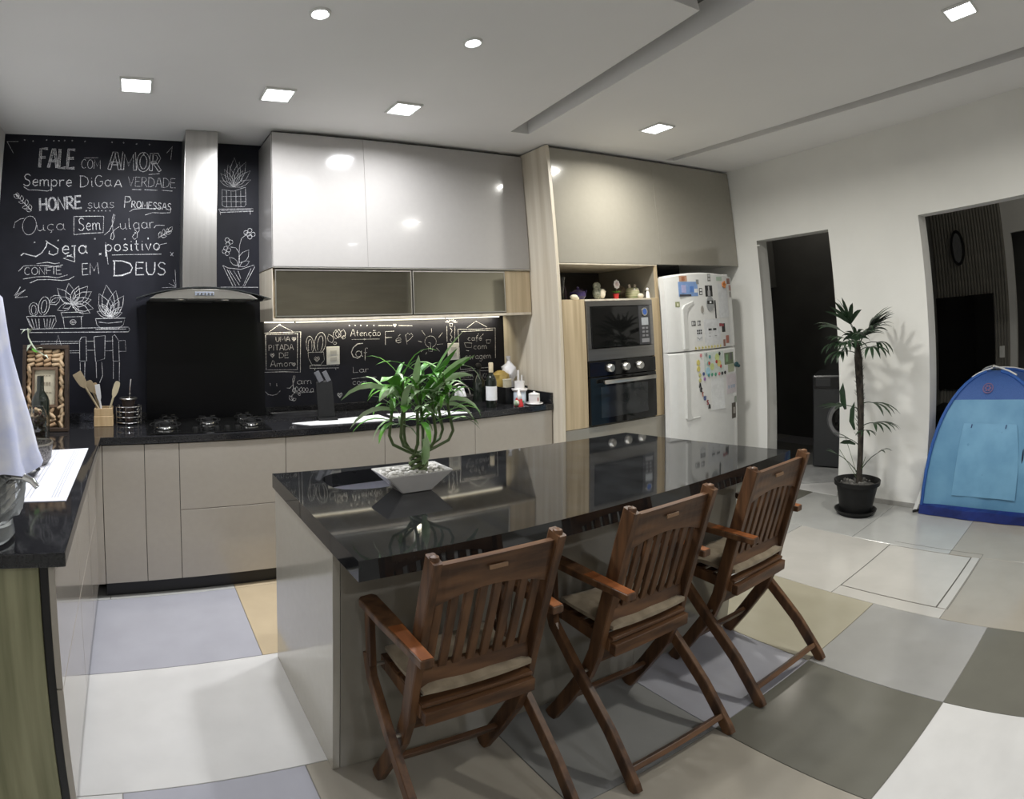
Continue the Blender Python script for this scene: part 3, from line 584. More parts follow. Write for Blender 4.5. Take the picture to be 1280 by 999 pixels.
SKETCH=[
('chalk dots and corner arrows along the top',0.00288,[[133,2687,131,2683,127,2685,126,2689,130,2691,133,2687],[188,2681,186,2678,181,2679,181,2683,185,2685,188,2681],[276,2693,274,2689,269,2690,269,2695,273,2696,276,2693],[323,2689,321,2685,316,2686,316,2691,320,2692,323,2689],[356,2690,353,2686,349,2687,349,2692,353,2693,356,2690],[393,2693,391,2689,386,2691,386,2695,390,2697,393,2693],[442,2695,439,2691,435,2693,435,2697,439,2699,442,2695],[526,2693,524,2689,520,2690,520,2695,524,2697,526,2693],[704,2695,702,2691,697,2692,697,2697,701,2698,704,2695],[780,2694,778,2690,773,2692,773,2696,777,2698,780,2694],[866,2690,864,2686,859,2688,859,2692,863,2694,866,2690],[952,2690,950,2686,945,2688,945,2692,949,2694,952,2690],[17,2672,91,2675],[17,2672,65,2593],[1066,2636,1103,2684],[1101,2684,1094,2592],[523,2578,616,2584]]),
('chalk underline strokes',0.003672,[[146,2373,179,2353,234,2354,299,2349,331,2364],[846,2377,907,2377],[926,2378,1012,2377],[1040,2378,1112,2375],[833,2229,860,2246,926,2253,982,2252,1038,2260],[936,2209,983,2226,1049,2225,1101,2229,1105,2258],[951,2482,1022,2491],[557,2226,554,2223,551,2226,554,2229,557,2226],[580,2227,577,2224,574,2227,577,2230,580,2227],[608,2228,605,2225,602,2227,605,2230,608,2228],[635,2228,633,2225,630,2228,632,2231,635,2228],[657,2229,654,2226,651,2229,654,2232,657,2229],[682,2230,679,2227,676,2229,679,2232,682,2230],[709,2230,707,2227,704,2230,707,2233,709,2230]]),
('chalk leafy sprig at the left',0.0036,[[96,2326,133,2287,205,2219],[123,2297,115,2315,103,2320,85,2319,93,2302,104,2294,123,2297],[118,2301,122,2316,117,2325,105,2334,102,2319,105,2309,118,2301],[152,2269,142,2279,132,2280,120,2273,131,2264,140,2262,152,2269],[143,2278,150,2293,147,2304,136,2316,129,2301,130,2290,143,2278],[181,2242,167,2250,156,2247,145,2236,159,2229,170,2230,181,2242],[172,2251,182,2266,180,2279,169,2293,160,2278,160,2265,172,2251],[205,2219,193,2230,182,2230,169,2223,181,2212,192,2210,205,2219],[201,2224,206,2239,202,2250,189,2261,185,2245,187,2234,201,2224]]),
('large chalk capital O with flourish',0.00288,[[225,2172,235,2156,240,2137,240,2116,235,2095,225,2079,212,2067,197,2062,182,2064,169,2074,159,2089,154,2108,154,2129,159,2149,168,2166,181,2178,197,2183,212,2181,225,2172],[98,2104,105,2141,136,2162,163,2168]]),
('chalk box drawn round a word',0.00432,[[477,2187,574,2191,668,2194,668,2087,560,2079,482,2069,477,2187]]),
('large looping chalk capital J',0.0036,[[675,2070,707,2099,728,2146,740,2203,731,2210,723,2174,729,2109,740,2062,731,2041,717,2048,721,2080,743,2109,770,2128],[995,2124,1008,2142,1032,2144,1065,2143],[869,2112,888,2094,888,2061,870,2046,856,2065,878,2093]]),
('chalk sprig beside the last word of the fourth line',0.0036,[[1024,2059,1070,2088,1117,2118],[1033,2064,1043,2076,1043,2088,1037,2102,1028,2089,1026,2078,1033,2064],[1057,2079,1067,2093,1068,2106,1060,2121,1051,2107,1048,2094,1057,2079],[1080,2093,1089,2104,1089,2114,1084,2127,1076,2116,1074,2106,1080,2093],[1043,2069,1057,2062,1068,2065,1080,2074,1066,2080,1055,2079,1043,2069],[1070,2088,1089,2084,1101,2090,1113,2104,1095,2107,1082,2103,1070,2088],[1089,2098,1107,2106,1115,2118,1117,2137,1099,2129,1090,2118,1089,2098]]),
('bold sweeping chalk capital S',0.0072,[[152,1929,169,1944,210,1932,247,1925,282,1947,308,1988,315,2021,304,2027],[316,2016,353,1997,385,1976,382,1948,355,1936,328,1945,331,1963],[486,1964,493,1895,419,1917,473,1941]]),
('chalk dots and crosses between the lines',0.004392,[[238,2014,235,2011,231,2012,231,2016,235,2018,238,2014],[387,2030,385,2027,380,2028,380,2032,384,2034,387,2030],[620,2045,617,2042,613,2043,613,2048,617,2049,620,2045],[812,2048,809,2044,805,2045,805,2050,809,2051,812,2048],[962,2055,960,2051,956,2052,955,2057,960,2058,962,2055],[646,1953,660,1942],[660,1955,647,1941],[1105,1969,1124,1944],[1124,1967,1108,1946]]),
('chalk line drawn under the fifth line',0.0036,[[729,1943,840,1948,1046,1955],[686,2024,692,1968,705,1883],[1016,1984,1039,2017,1081,2027]]),
('chalk banner ribbons round a word',0.00432,[[142,1830,172,1863,231,1868,321,1868,367,1863,419,1875],[253,1879,321,1890,366,1881,398,1887],[171,1781,251,1796,324,1799,387,1792,450,1812],[215,1757,261,1778,333,1781,415,1776,460,1783,493,1804]]),
('chalk corner rays near the hood',0.00288,[[1144,1744,1137,1855],[1144,1744,1098,1766],[1144,1742,1051,1738],[1144,1744,1125,1790],[120,1677,159,1731],[120,1675,187,1714]]),
('chalk corner rays at the lower left',0.00288,[[126,1663,155,1733],[126,1663,188,1713],[126,1663,203,1672]]),
('chalk drawing of cacti in a striped bowl',0.0036,[[259,1557,242,1552,225,1561,215,1583,215,1608,226,1628,242,1636,260,1628,271,1608,272,1583,263,1562,247,1552,230,1557],[293,1560,282,1572,275,1590,273,1614,278,1637,288,1657,302,1670,316,1672,329,1665,338,1649,342,1627,339,1603,331,1581,319,1565,305,1558],[241,1561,233,1570,228,1587,230,1605,237,1617,246,1619,255,1609,259,1592,257,1574,249,1563],[304,1570,294,1577,290,1600,294,1629,305,1649,317,1652,324,1637,324,1609,316,1583,304,1570],[341,1626,382,1623,401,1642,410,1680,371,1681,348,1667,341,1626],[348,1633,373,1637,387,1648,400,1669,376,1665,359,1655,348,1633],[199,1548,378,1553,385,1518,361,1475],[199,1548,221,1495,239,1473],[210,1534,239,1473],[232,1534,253,1473],[255,1534,267,1473],[277,1534,281,1473],[371,1535,351,1474],[350,1535,340,1474],[329,1535,328,1474],[308,1535,317,1474]]),
('chalk drawing of a leafy plant in a square pot',0.0036,[[414,1574,553,1579,552,1551,423,1545,414,1574],[427,1545,438,1476,544,1476,541,1550],[509,1515,505,1506,496,1500,485,1500,476,1506,472,1515,476,1524,485,1530,496,1530,505,1524,509,1515],[499,1515,495,1509,486,1509,482,1515,486,1521,495,1521,499,1515],[482,1628,503,1679,492,1717,458,1759,440,1708,444,1668,482,1628],[482,1628,471,1683,440,1710,388,1726,402,1673,427,1641,482,1628],[482,1628,467,1660,444,1671,410,1673,426,1643,447,1628,482,1628],[482,1628,441,1634,415,1620,391,1588,431,1584,459,1593,482,1628],[482,1628,521,1658,531,1693,522,1742,485,1710,470,1677,482,1628],[482,1628,542,1646,568,1682,579,1742,522,1722,490,1690,482,1628],[482,1628,543,1628,577,1655,604,1707,545,1704,507,1683,482,1628],[482,1628,530,1611,566,1623,602,1657,553,1671,517,1665,482,1628],[482,1628,523,1588,564,1583,617,1601,575,1637,535,1649,482,1628],[482,1628,509,1583,545,1569,596,1572,567,1614,534,1634,482,1628],[482,1628,456,1632,440,1623,426,1602,451,1600,468,1606,482,1628],[482,1628,504,1636,513,1651,516,1674,495,1665,483,1652,482,1628],[482,1628,489,1606,503,1596,525,1593,517,1614,505,1625,482,1628]]),
('chalk drawing of a succulent in a shallow bowl',0.0036,[[631,1537,817,1542,806,1499,774,1474,667,1476,640,1498,631,1537],[653,1516,710,1509,798,1519],[723,1548,754,1624,742,1685,696,1751,670,1675,674,1614,723,1548],[723,1548,769,1600,775,1651,757,1716,716,1663,702,1614,723,1548],[723,1548,728,1615,702,1658,651,1697,650,1632,669,1586,723,1548],[723,1548,780,1579,802,1622,808,1684,754,1651,726,1612,723,1548],[723,1548,721,1589,703,1613,669,1633,673,1594,688,1567,723,1548],[723,1548,763,1572,778,1603,780,1648,742,1623,723,1594,723,1548],[723,1548,711,1591,686,1612,645,1626,659,1585,681,1560,723,1548],[723,1548,762,1556,783,1577,798,1613,760,1603,737,1585,723,1548],[723,1548,700,1577,674,1586,638,1583,662,1556,687,1543,723,1548],[723,1548,756,1543,778,1553,800,1577,768,1580,745,1573,723,1548],[723,1548,746,1591,742,1628,719,1669,699,1626,698,1590,723,1548],[723,1548,721,1573,709,1587,687,1598,691,1574,701,1558,723,1548],[723,1548,747,1561,756,1579,759,1605,736,1591,724,1575,723,1548]]),
('chalk drawing of a shelf board',0.00432,[[162,1467,386,1474,639,1480,838,1485,848,1470,838,1455,526,1452,218,1448],[632,1470,823,1473]]),
('chalk drawing of a knife rack rail',0.00288,[[226,1392,541,1395],[576,1395,622,1396],[696,1396,745,1398],[781,1399,818,1401,823,1332,777,1332],[457,1335,531,1337],[576,1339,625,1339],[689,1335,742,1337],[457,1323,531,1324],[289,1377,527,1383],[387,1374,397,1434,418,1370]]),
('chalk drawing of three knives',0.0036,[[534,1272,532,1399,544,1420,572,1424,576,1272,534,1271],[536,1265,538,1174],[566,1265,564,1167],[622,1424,692,1431,689,1286,632,1268,622,1424],[636,1265,638,1166],[671,1265,676,1180,657,1134],[742,1272,738,1427,752,1437,777,1399,781,1271,742,1270],[744,1264,743,1158],[782,1264,780,1144]]),
('chalk drawing of a spiky plant in a woven basket',0.00288,[[1444,2399,1446,2290,1465,2279,1598,2285,1607,2301,1604,2421],[1444,2397,1523,2390,1604,2421],[1447,2350,1604,2358],[1447,2315,1604,2320],[1474,2390,1477,2281],[1505,2392,1508,2282],[1538,2393,1540,2283],[1571,2394,1573,2285],[1523,2418,1554,2491,1551,2554,1526,2627,1499,2552,1495,2490,1523,2418],[1523,2418,1531,2479,1516,2525,1482,2573,1477,2512,1487,2465,1523,2418],[1523,2418,1561,2475,1570,2530,1562,2598,1526,2538,1511,2485,1523,2418],[1523,2418,1577,2470,1600,2526,1607,2601,1555,2546,1527,2492,1523,2418],[1523,2418,1505,2463,1477,2490,1433,2510,1453,2465,1478,2436,1523,2418],[1523,2418,1579,2444,1612,2482,1637,2540,1582,2511,1546,2476,1523,2418],[1523,2418,1496,2446,1467,2457,1429,2459,1456,2432,1484,2418,1523,2418],[1523,2418,1572,2420,1607,2439,1642,2474,1594,2469,1557,2454,1523,2418],[1523,2418,1518,2471,1496,2507,1458,2541,1465,2489,1482,2450,1523,2418],[1523,2418,1562,2450,1579,2487,1587,2538,1550,2503,1529,2468,1523,2418]]),
('chalk drawing of a small shelf',0.00432,[[1421,2262,1657,2274,1657,2256,1436,2241,1421,2262],[1431,2241,1436,2225],[1637,2255,1637,2231],[1436,2254,1642,2264]]),
('chalk drawing of orchids in a tapering pot',0.0036,[[1558,1878,1564,2021,1578,2069,1608,2094],[1563,1973,1539,2006,1505,2010],[1622,2109,1618,2099,1608,2094,1597,2098,1593,2109,1597,2119,1608,2123,1618,2119,1622,2109],[1649,2125,1644,2114,1634,2110,1624,2114,1619,2124,1624,2134,1634,2139,1644,2135,1649,2125],[1671,2099,1667,2088,1657,2084,1646,2088,1642,2098,1646,2108,1657,2113,1667,2109,1671,2099],[1649,2081,1644,2070,1634,2066,1624,2070,1619,2080,1624,2090,1634,2095,1644,2091,1649,2081],[1637,2100,1633,2090,1622,2085,1612,2089,1608,2099,1612,2110,1622,2114,1633,2110,1637,2100],[1496,2058,1491,2048,1481,2043,1471,2047,1466,2057,1471,2068,1481,2072,1491,2068,1496,2058],[1520,2044,1516,2034,1505,2029,1495,2033,1491,2043,1495,2054,1505,2058,1516,2054,1520,2044],[1500,2029,1496,2019,1486,2015,1476,2019,1471,2029,1476,2039,1486,2043,1496,2039,1500,2029],[1476,1981,1472,1971,1462,1966,1452,1970,1447,1980,1452,1991,1462,1995,1472,1991,1476,1981],[1496,1967,1491,1957,1481,1953,1471,1957,1467,1967,1471,1977,1481,1981,1491,1977,1496,1967],[1486,2000,1482,1990,1471,1986,1461,1990,1457,2000,1461,2010,1471,2014,1482,2010,1486,2000],[1505,1991,1501,1981,1491,1977,1480,1981,1476,1991,1480,2001,1491,2005,1501,2001,1505,1991],[1563,1906,1607,1922,1624,1949,1627,1994,1585,1977,1563,1952,1563,1906],[1553,1887,1546,1920,1527,1935,1496,1943,1504,1912,1520,1894,1553,1887],[1563,1883,1595,1881,1614,1893,1631,1919,1600,1920,1579,1910,1563,1883],[1452,1888,1486,1872,1573,1864,1660,1894,1665,1880,1596,1755],[1452,1886,1518,1754],[1481,1862,1538,1754],[1641,1870,1586,1755],[1437,1746,1688,1747],[1495,1858,1562,1759],[1524,1854,1567,1783],[1553,1854,1572,1802]]),
('chalk hanging frame round four words',0.00432,[[1717,1443,1827,1446,1975,1448,1969,1174,1856,1182,1718,1182,1717,1443],[1733,1433,1953,1436,1948,1192,1734,1198,1733,1433]]),
('chalk string holding the left frame',0.0028,[[1758,1452,1827,1498,1920,1452],[1837,1499,1834,1495,1828,1495,1825,1499,1828,1503,1834,1503,1837,1499]]),
('small filled chalk heart',0.0036,[[1927,1386,1914,1401,1914,1409,1920,1413,1927,1406,1934,1413,1940,1409,1940,1400,1927,1386],[1927,1393,1920,1401,1920,1405,1923,1408,1927,1404,1931,1407,1934,1405,1934,1400,1927,1393]]),
('small filled chalk heart',0.0036,[[1777,1280,1764,1295,1764,1303,1771,1307,1777,1300,1784,1307,1790,1302,1790,1294,1777,1280],[1777,1286,1770,1294,1770,1299,1774,1301,1777,1297,1781,1301,1784,1299,1784,1294,1777,1286]]),
('small filled chalk heart',0.0036,[[1923,1215,1911,1229,1911,1237,1917,1240,1923,1234,1929,1240,1935,1236,1935,1228,1923,1215],[1923,1221,1916,1229,1917,1233,1920,1235,1923,1231,1926,1235,1930,1232,1930,1228,1923,1221]]),
('small filled chalk heart',0.00288,[[2087,1240,2070,1259,2070,1270,2079,1275,2088,1266,2097,1275,2105,1269,2105,1258,2087,1240],[2087,1248,2078,1259,2078,1265,2083,1268,2088,1262,2093,1267,2097,1264,2097,1258,2087,1248]]),
('small filled chalk heart',0.0036,[[2250,984,2234,1003,2234,1013,2242,1018,2250,1009,2259,1017,2267,1011,2267,1001,2250,984],[2250,992,2241,1002,2241,1008,2246,1010,2250,1005,2255,1010,2260,1007,2259,1001,2250,992]]),
('chalk drawing of a cactus in a cup',0.00288,[[2026,1312,2017,1331,2013,1355,2013,1379,2018,1400,2027,1413,2038,1417,2049,1410,2059,1395,2065,1372,2067,1348,2064,1325,2057,1308],[2082,1311,2074,1331,2071,1356,2074,1384,2083,1409,2096,1428,2111,1439,2127,1440,2140,1430,2150,1411,2153,1386,2151,1358,2143,1332,2130,1312,2115,1300],[2030,1317,2026,1339,2027,1366,2032,1388,2039,1397,2047,1392,2052,1373,2053,1346,2050,1322],[2095,1317,2091,1338,2093,1366,2100,1393,2110,1412,2121,1418,2129,1409,2133,1387,2131,1359,2124,1332,2114,1313],[2025,1306,2135,1306,2141,1250,2113,1218,2051,1222,2028,1267,2025,1306]]),
('chalk drawing of a small shelf under the cactus',0.00288,[[2038,1216,2246,1209],[2038,1198,2246,1192],[2038,1218,2037,1196],[2068,1195,2072,1183],[2221,1190,2224,1178]]),
('chalk butterfly leaves above the socket',0.00288,[[2199,1366,2211,1394,2201,1412,2175,1427,2166,1400,2171,1381,2199,1366],[2227,1392,2249,1413,2247,1432,2228,1455,2209,1434,2207,1415,2227,1392],[2242,1398,2265,1416,2265,1435,2250,1458,2229,1439,2224,1422,2242,1398],[2270,1397,2296,1413,2298,1432,2285,1457,2262,1440,2255,1423,2270,1397],[2277,1390,2292,1394,2297,1402,2295,1417,2281,1412,2275,1405,2277,1390],[2206,1360,2218,1353,2226,1356,2234,1365,2222,1371,2214,1370,2206,1360]]),
('chalk smiling face',0.00288,[[1759,1108,1761,1090],[1803,1105,1805,1086],[1726,1052,1745,1033,1774,1026,1804,1032,1827,1054]]),
('chalk looping capital F with vines',0.0036,[[1871,1071,1894,1069,1914,1089,1928,1127,1932,1150,1922,1152,1915,1128,1918,1076,1927,1036],[1927,1036,1937,1050,1933,1061,1921,1072,1913,1058,1913,1047,1927,1036],[1944,1042,1955,1055,1952,1066,1941,1078,1932,1065,1931,1054,1944,1042],[1968,1041,1981,1049,1982,1059,1975,1073,1963,1064,1959,1054,1968,1041],[1991,1039,2001,1049,2000,1058,1992,1069,1983,1059,1982,1050,1991,1039],[2012,1038,2022,1047,2023,1056,2015,1068,2005,1059,2003,1050,2012,1038],[2042,1033,2057,1039,2060,1048,2056,1062,2043,1056,2037,1048,2042,1033],[1913,985,1916,1003,1907,1012,1890,1018,1889,1001,1894,990,1913,985],[1913,985,1925,981,1932,986,1937,996,1925,999,1917,996,1913,985],[1954,1035,1951,1025,1955,1019,1964,1015,1966,1024,1964,1030,1954,1035],[2170,1050,2184,1047,2191,1053,2195,1065,2181,1066,2173,1063,2170,1050],[2170,1040,2177,1044,2177,1049,2174,1056,2167,1051,2166,1047,2170,1040],[1927,1036,1967,1035,2063,1036],[1927,1036,1900,1011,1916,981],[2160,1082,2192,1095]]),
('chalk dots and line with a heart',0.00288,[[2332,1482,2329,1480,2325,1481,2325,1484,2329,1485,2332,1482],[2375,1481,2373,1479,2369,1480,2369,1483,2373,1484,2375,1481],[2417,1480,2414,1478,2410,1479,2410,1482,2414,1483,2417,1480],[2467,1479,2464,1476,2460,1477,2460,1480,2465,1481,2467,1479],[2519,1477,2517,1475,2512,1476,2512,1479,2517,1480,2519,1477],[2551,1476,2660,1473],[2710,1472,2824,1467],[2681,1463,2670,1474,2670,1481,2676,1484,2681,1479,2687,1484,2693,1480,2692,1474,2681,1463],[2681,1469,2676,1474,2676,1478,2679,1479,2681,1476,2684,1479,2687,1477,2687,1474,2681,1469]]),
('chalk underline with a dot',0.0028,[[2345,1385,2558,1381],[2447,1383,2444,1379,2438,1380,2435,1383,2438,1387,2444,1386,2447,1383]]),
('large faded chalk capital C',0.0072,[[2428,1355,2388,1353,2355,1328,2340,1295,2354,1264,2386,1252,2408,1262]]),
('chalk outline heart',0.0028,[[2777,1335,2767,1401,2787,1416,2798,1403,2815,1413,2827,1395,2806,1372,2777,1355]]),
('chalk ruled lines behind the plant',0.00288,[[2341,1110,2399,1114,2531,1113],[2401,1046,2523,1041]]),
('chalk drawing of a glowing light bulb',0.00288,[[2956,1306,2939,1316,2929,1330,2925,1346,2929,1362,2939,1376,2956,1385,2975,1388,2994,1384,3010,1373,3020,1359,3023,1342,3018,1326,3006,1313,2989,1305],[2956,1304,2957,1275,2988,1274,2990,1302],[2972,1282,2973,1338,2957,1339],[2903,1429,2930,1393],[2985,1444,2984,1412],[3079,1409,3045,1374],[3027,1322,3081,1325],[3022,1297,3050,1271],[2868,1356,2900,1345],[2891,1275,2919,1295],[2930,1255,2939,1269]]),
('chalk drawing of a candle with rays',0.0036,[[3119,1457,3117,1339],[3191,1455,3183,1337],[3145,1475,3169,1475,3168,1452,3146,1453,3145,1475],[3148,1442,3164,1420,3146,1392,3163,1373,3145,1352,3157,1334],[3180,1481,3210,1484],[3176,1488,3199,1495],[3168,1492,3181,1503],[3159,1494,3159,1507],[3149,1492,3137,1505],[3141,1488,3118,1497],[3136,1483,3107,1487]]),
('chalk hanging frame round three words',0.00504,[[3216,1429,3396,1422,3563,1428,3556,1194],[3216,1429,3230,1125,3503,1126],[3246,1410,3541,1411]]),
('chalk string holding the right frame',0.00288,[[3299,1437,3383,1486,3489,1435]]),
('chalk drawing of a coffee cup with steam',0.0028,[[3269,1326,3339,1319,3333,1286,3285,1289,3269,1326],[3284,1267,3310,1262],[3474,1339,3515,1337,3509,1311,3478,1313,3474,1339],[3439,1377,3449,1388],[3394,1379,3404,1390]]),
('chalk scroll banner below the right frame',0.00288,[[3184,1088,3219,1107,3314,1111,3493,1099],[3183,1034,3243,1048,3348,1044,3472,1027],[3184,1088,3187,1034]]),
('large chalk loop letter O',0.004392,[[3027,1036,3033,1051,3046,1065,3065,1076,3087,1084,3111,1086,3132,1084,3149,1076,3160,1065,3162,1051,3156,1036,3143,1022,3124,1011,3101,1004,3078,1001,3057,1004,3040,1011],[3076,1134,3093,1155,3130,1145,3126,1124,3092,1120,3080,1138]]),
]
for k, (txt, x0, z0, x1, z1, h, st, sty) in enumerate(WORDS):
    adv = sum(G[ch][0] for ch in txt) + .14*(len(txt)-1); sx = math.hypot(x1-x0, z1-z0)/adv; ang = math.atan2(z1-z0, x1-x0); bm = nb(); cur = 0
    for ch in txt:
        for st_ in G[ch][1]:
            P_ = [(x0 + (cur+a)*sx*math.cos(ang) - b*h*math.sin(ang), z0 + (cur+a)*sx*math.sin(ang) + b*h*math.cos(ang)) for a, b in st_]
            if sty == 'o':
                e = h*.085
                ribbon(bm, shift_line(P_, e), st); ribbon(bm, shift_line(P_, -e), st, YW-.0002)
                for q in (0, -1): ribbon(bm, [shift_line(P_, e)[q], P_[q], shift_line(P_, -e)[q]], st, YW-.0003)
            elif sty == 'd':
                e = h*.05
                ribbon(bm, shift_line(P_, e), st*.62); ribbon(bm, shift_line(P_, -e), st*.62, YW-.0002); ribbon(bm, P_, st*.35, YW-.0003)
            else: ribbon(bm, P_, st)
        cur += G[ch][0] + .14
    o = obj('chalk_lettering', bm, chalk_m, wb); o['label'] = 'chalk word ' + txt if len(txt) > 1 else 'chalk letter ' + txt
for lab, st, pls in SKETCH:
    bm = nb()
    for j, q in enumerate(pls): ribbon(bm, [(q[i]/1000, q[i+1]/1000) for i in range(0, len(q), 2)], st, YW-.0001*(j % 6))
    o = obj('chalk_drawing', bm, chalk_m, wb); o['label'] = lab

# ================================================================ island
HI = .85
P4 = [(1.456, -1.252), (1.459, -2.194), (3.60, -2.168), (3.41, -1.362)]
sx0, sx1, sy0, sy1 = 1.625, 2.14, -1.60, -1.325
def island_top():
    # slab with a rounded sink hole: outer quad bridged to the hole ring
    bm = nb(); N = 32; hole = []
    cx_, cy_, rx, ry = (sx0+sx1)/2, (sy0+sy1)/2, (sx1-sx0)/2, (sy1-sy0)/2
    for i in range(N):
        a = 2*PI*(i+.5)/N; c_, s_ = math.cos(a), math.sin(a); p = 3.2
        r = (abs(c_)**p + abs(s_)**p)**(-1/p); hole.append((cx_+rx*c_*r, cy_+ry*s_*r))
    ring = []
    for i in range(N):     # matching points on the outer outline
        a = math.atan2(hole[i][1]-cy_, hole[i][0]-cx_); d = (math.cos(a), math.sin(a)); best = None
        for j in range(4):
            (ax, ay), (bx_, by_) = P4[j], P4[(j+1) % 4]; ex, ey = bx_-ax, by_-ay; det = d[0]*(-ey) + ex*d[1]
            if abs(det) < 1e-9: continue
            t_ = ((ax-cx_)*(-ey) + ex*(ay-cy_))/det; s_ = (d[0]*(ay-cy_) - d[1]*(ax-cx_))/det
            if t_ > 0 and -1e-6 <= s_ <= 1+1e-6 and (best is None or t_ < best[0]): best = (t_, j)
        ring.append((cx_+d[0]*best[0], cy_+d[1]*best[0], best[1]))
    for z, ztag in ((HI, 0), (HI-.06, 1)):
        hv = [bm.verts.new((x, y, z)) for x, y in hole]; rv = [bm.verts.new((x, y, z)) for x, y, _ in ring]; cv = [bm.verts.new((x, y, z)) for x, y in P4]
        for i in range(N):
            j = (i+1) % N
            if ring[i][2] == ring[j][2]: bm.faces.new((hv[i], hv[j], rv[j], rv[i]))
            else:
                bm.faces.new((hv[i], hv[j], rv[j], cv[ring[i][2]] if (ring[j][2] == (ring[i][2]-1) % 4) else cv[ring[j][2]], rv[i]))
        if ztag == 0: H0, R0, C0 = hv, rv, cv
        else: H1, R1, C1 = hv, rv, cv
    for i in range(N):
        j = (i+1) % N; bm.faces.new((H0[i], H0[j], H1[j], H1[i]))
        if ring[i][2] == ring[j][2]: bm.faces.new((R0[i], R0[j], R1[j], R1[i]))
        else:
            c = ring[i][2] if (ring[j][2] == (ring[i][2]-1) % 4) else ring[j][2]
            bm.faces.new((R0[i], C0[c], C1[c], R1[i])); bm.faces.new((C0[c], R0[j], R1[j], C1[c]))
    bmesh.ops.recalc_face_normals(bm, faces=bm.faces[:])
    return bm, hole
bm, hole = island_top()
itop = tag(obj('island_worktop', bm, granite_haze), 'thick black granite worktop of the kitchen island with sink cut-out', 'worktop')
bm = nb(); rings = []
for k, (sc, z) in enumerate(((1.04, HI-.0605), (.992, HI-.0605), (.985, HI-.19), (.93, HI-.215), (.12, HI-.222), (.10, HI-.227))):
    cx_, cy_ = (sx0+sx1)/2, (sy0+sy1)/2; rings.append([bm.verts.new((cx_+(x-cx_)*sc, cy_+(y-cy_)*sc, z)) for x, y in hole])
for a, b in zip(rings, rings[1:]):
    for i in range(len(a)): bm.faces.new((a[i], a[(i+1) % len(a)], b[(i+1) % len(a)], b[i]))
bm.faces.new(rings[-1])
sk = tag(obj('sink', bm, mat('sink steel', (.62, .62, .66), .3, 1., var=.04, scale=30), None, True), 'rounded stainless steel sink let into the left end of the island', 'sink')
obj('drain', lathe(nb(), [(0, HI-.223), (.032, HI-.223), (.036, HI-.219), (.036, HI-.226)], (sx0+sx1)/2, (sy0+sy1)/2, 20), chrome, sk, True)
t = thing('island_cabinet', 'greige glossy cabinet base carrying the black island top', 'cabinet', (1.466, -1.258, 0))
obj('side_panel', bx(nb(), 0, .025, -.712, 0, .001, HI-.061, .001, 1), lacq_side, t)
bm = nb(); prism(bm, [(.026, -.690), (.026, -.02), (1.86, -.11), (2.00, -.690)], .06, .60); obj('body', bm, lacq_d, t)
obj('divider', bx(nb(), .026, .06, -.69, -.02, .60, HI-.061), lacq_d, t); obj('divider', bx(nb(), .80, .83, -.69, -.10, .60, HI-.061), lacq_d, t)
bx0 = 0.026
for i, (a, b) in enumerate(((.026, .68), (.68, 1.34), (1.34, 2.0))): obj('back_panel', bx(nb(), a+.001, b-.001, -.712, -.692, .001, HI-.061, .001, 1), lacq_d, t)
obj('end_panel', bar(nb(), (2.005, -.70, .001), (2.005, -.70, HI-.061), .022, .022), lacq_d, t)
bm = nb(); prism(bm, [(2.0, -.69), (1.88, -.115), (1.86, -.115), (1.98, -.69)], .001, HI-.061); obj('end_panel', bm, lacq_d, t)

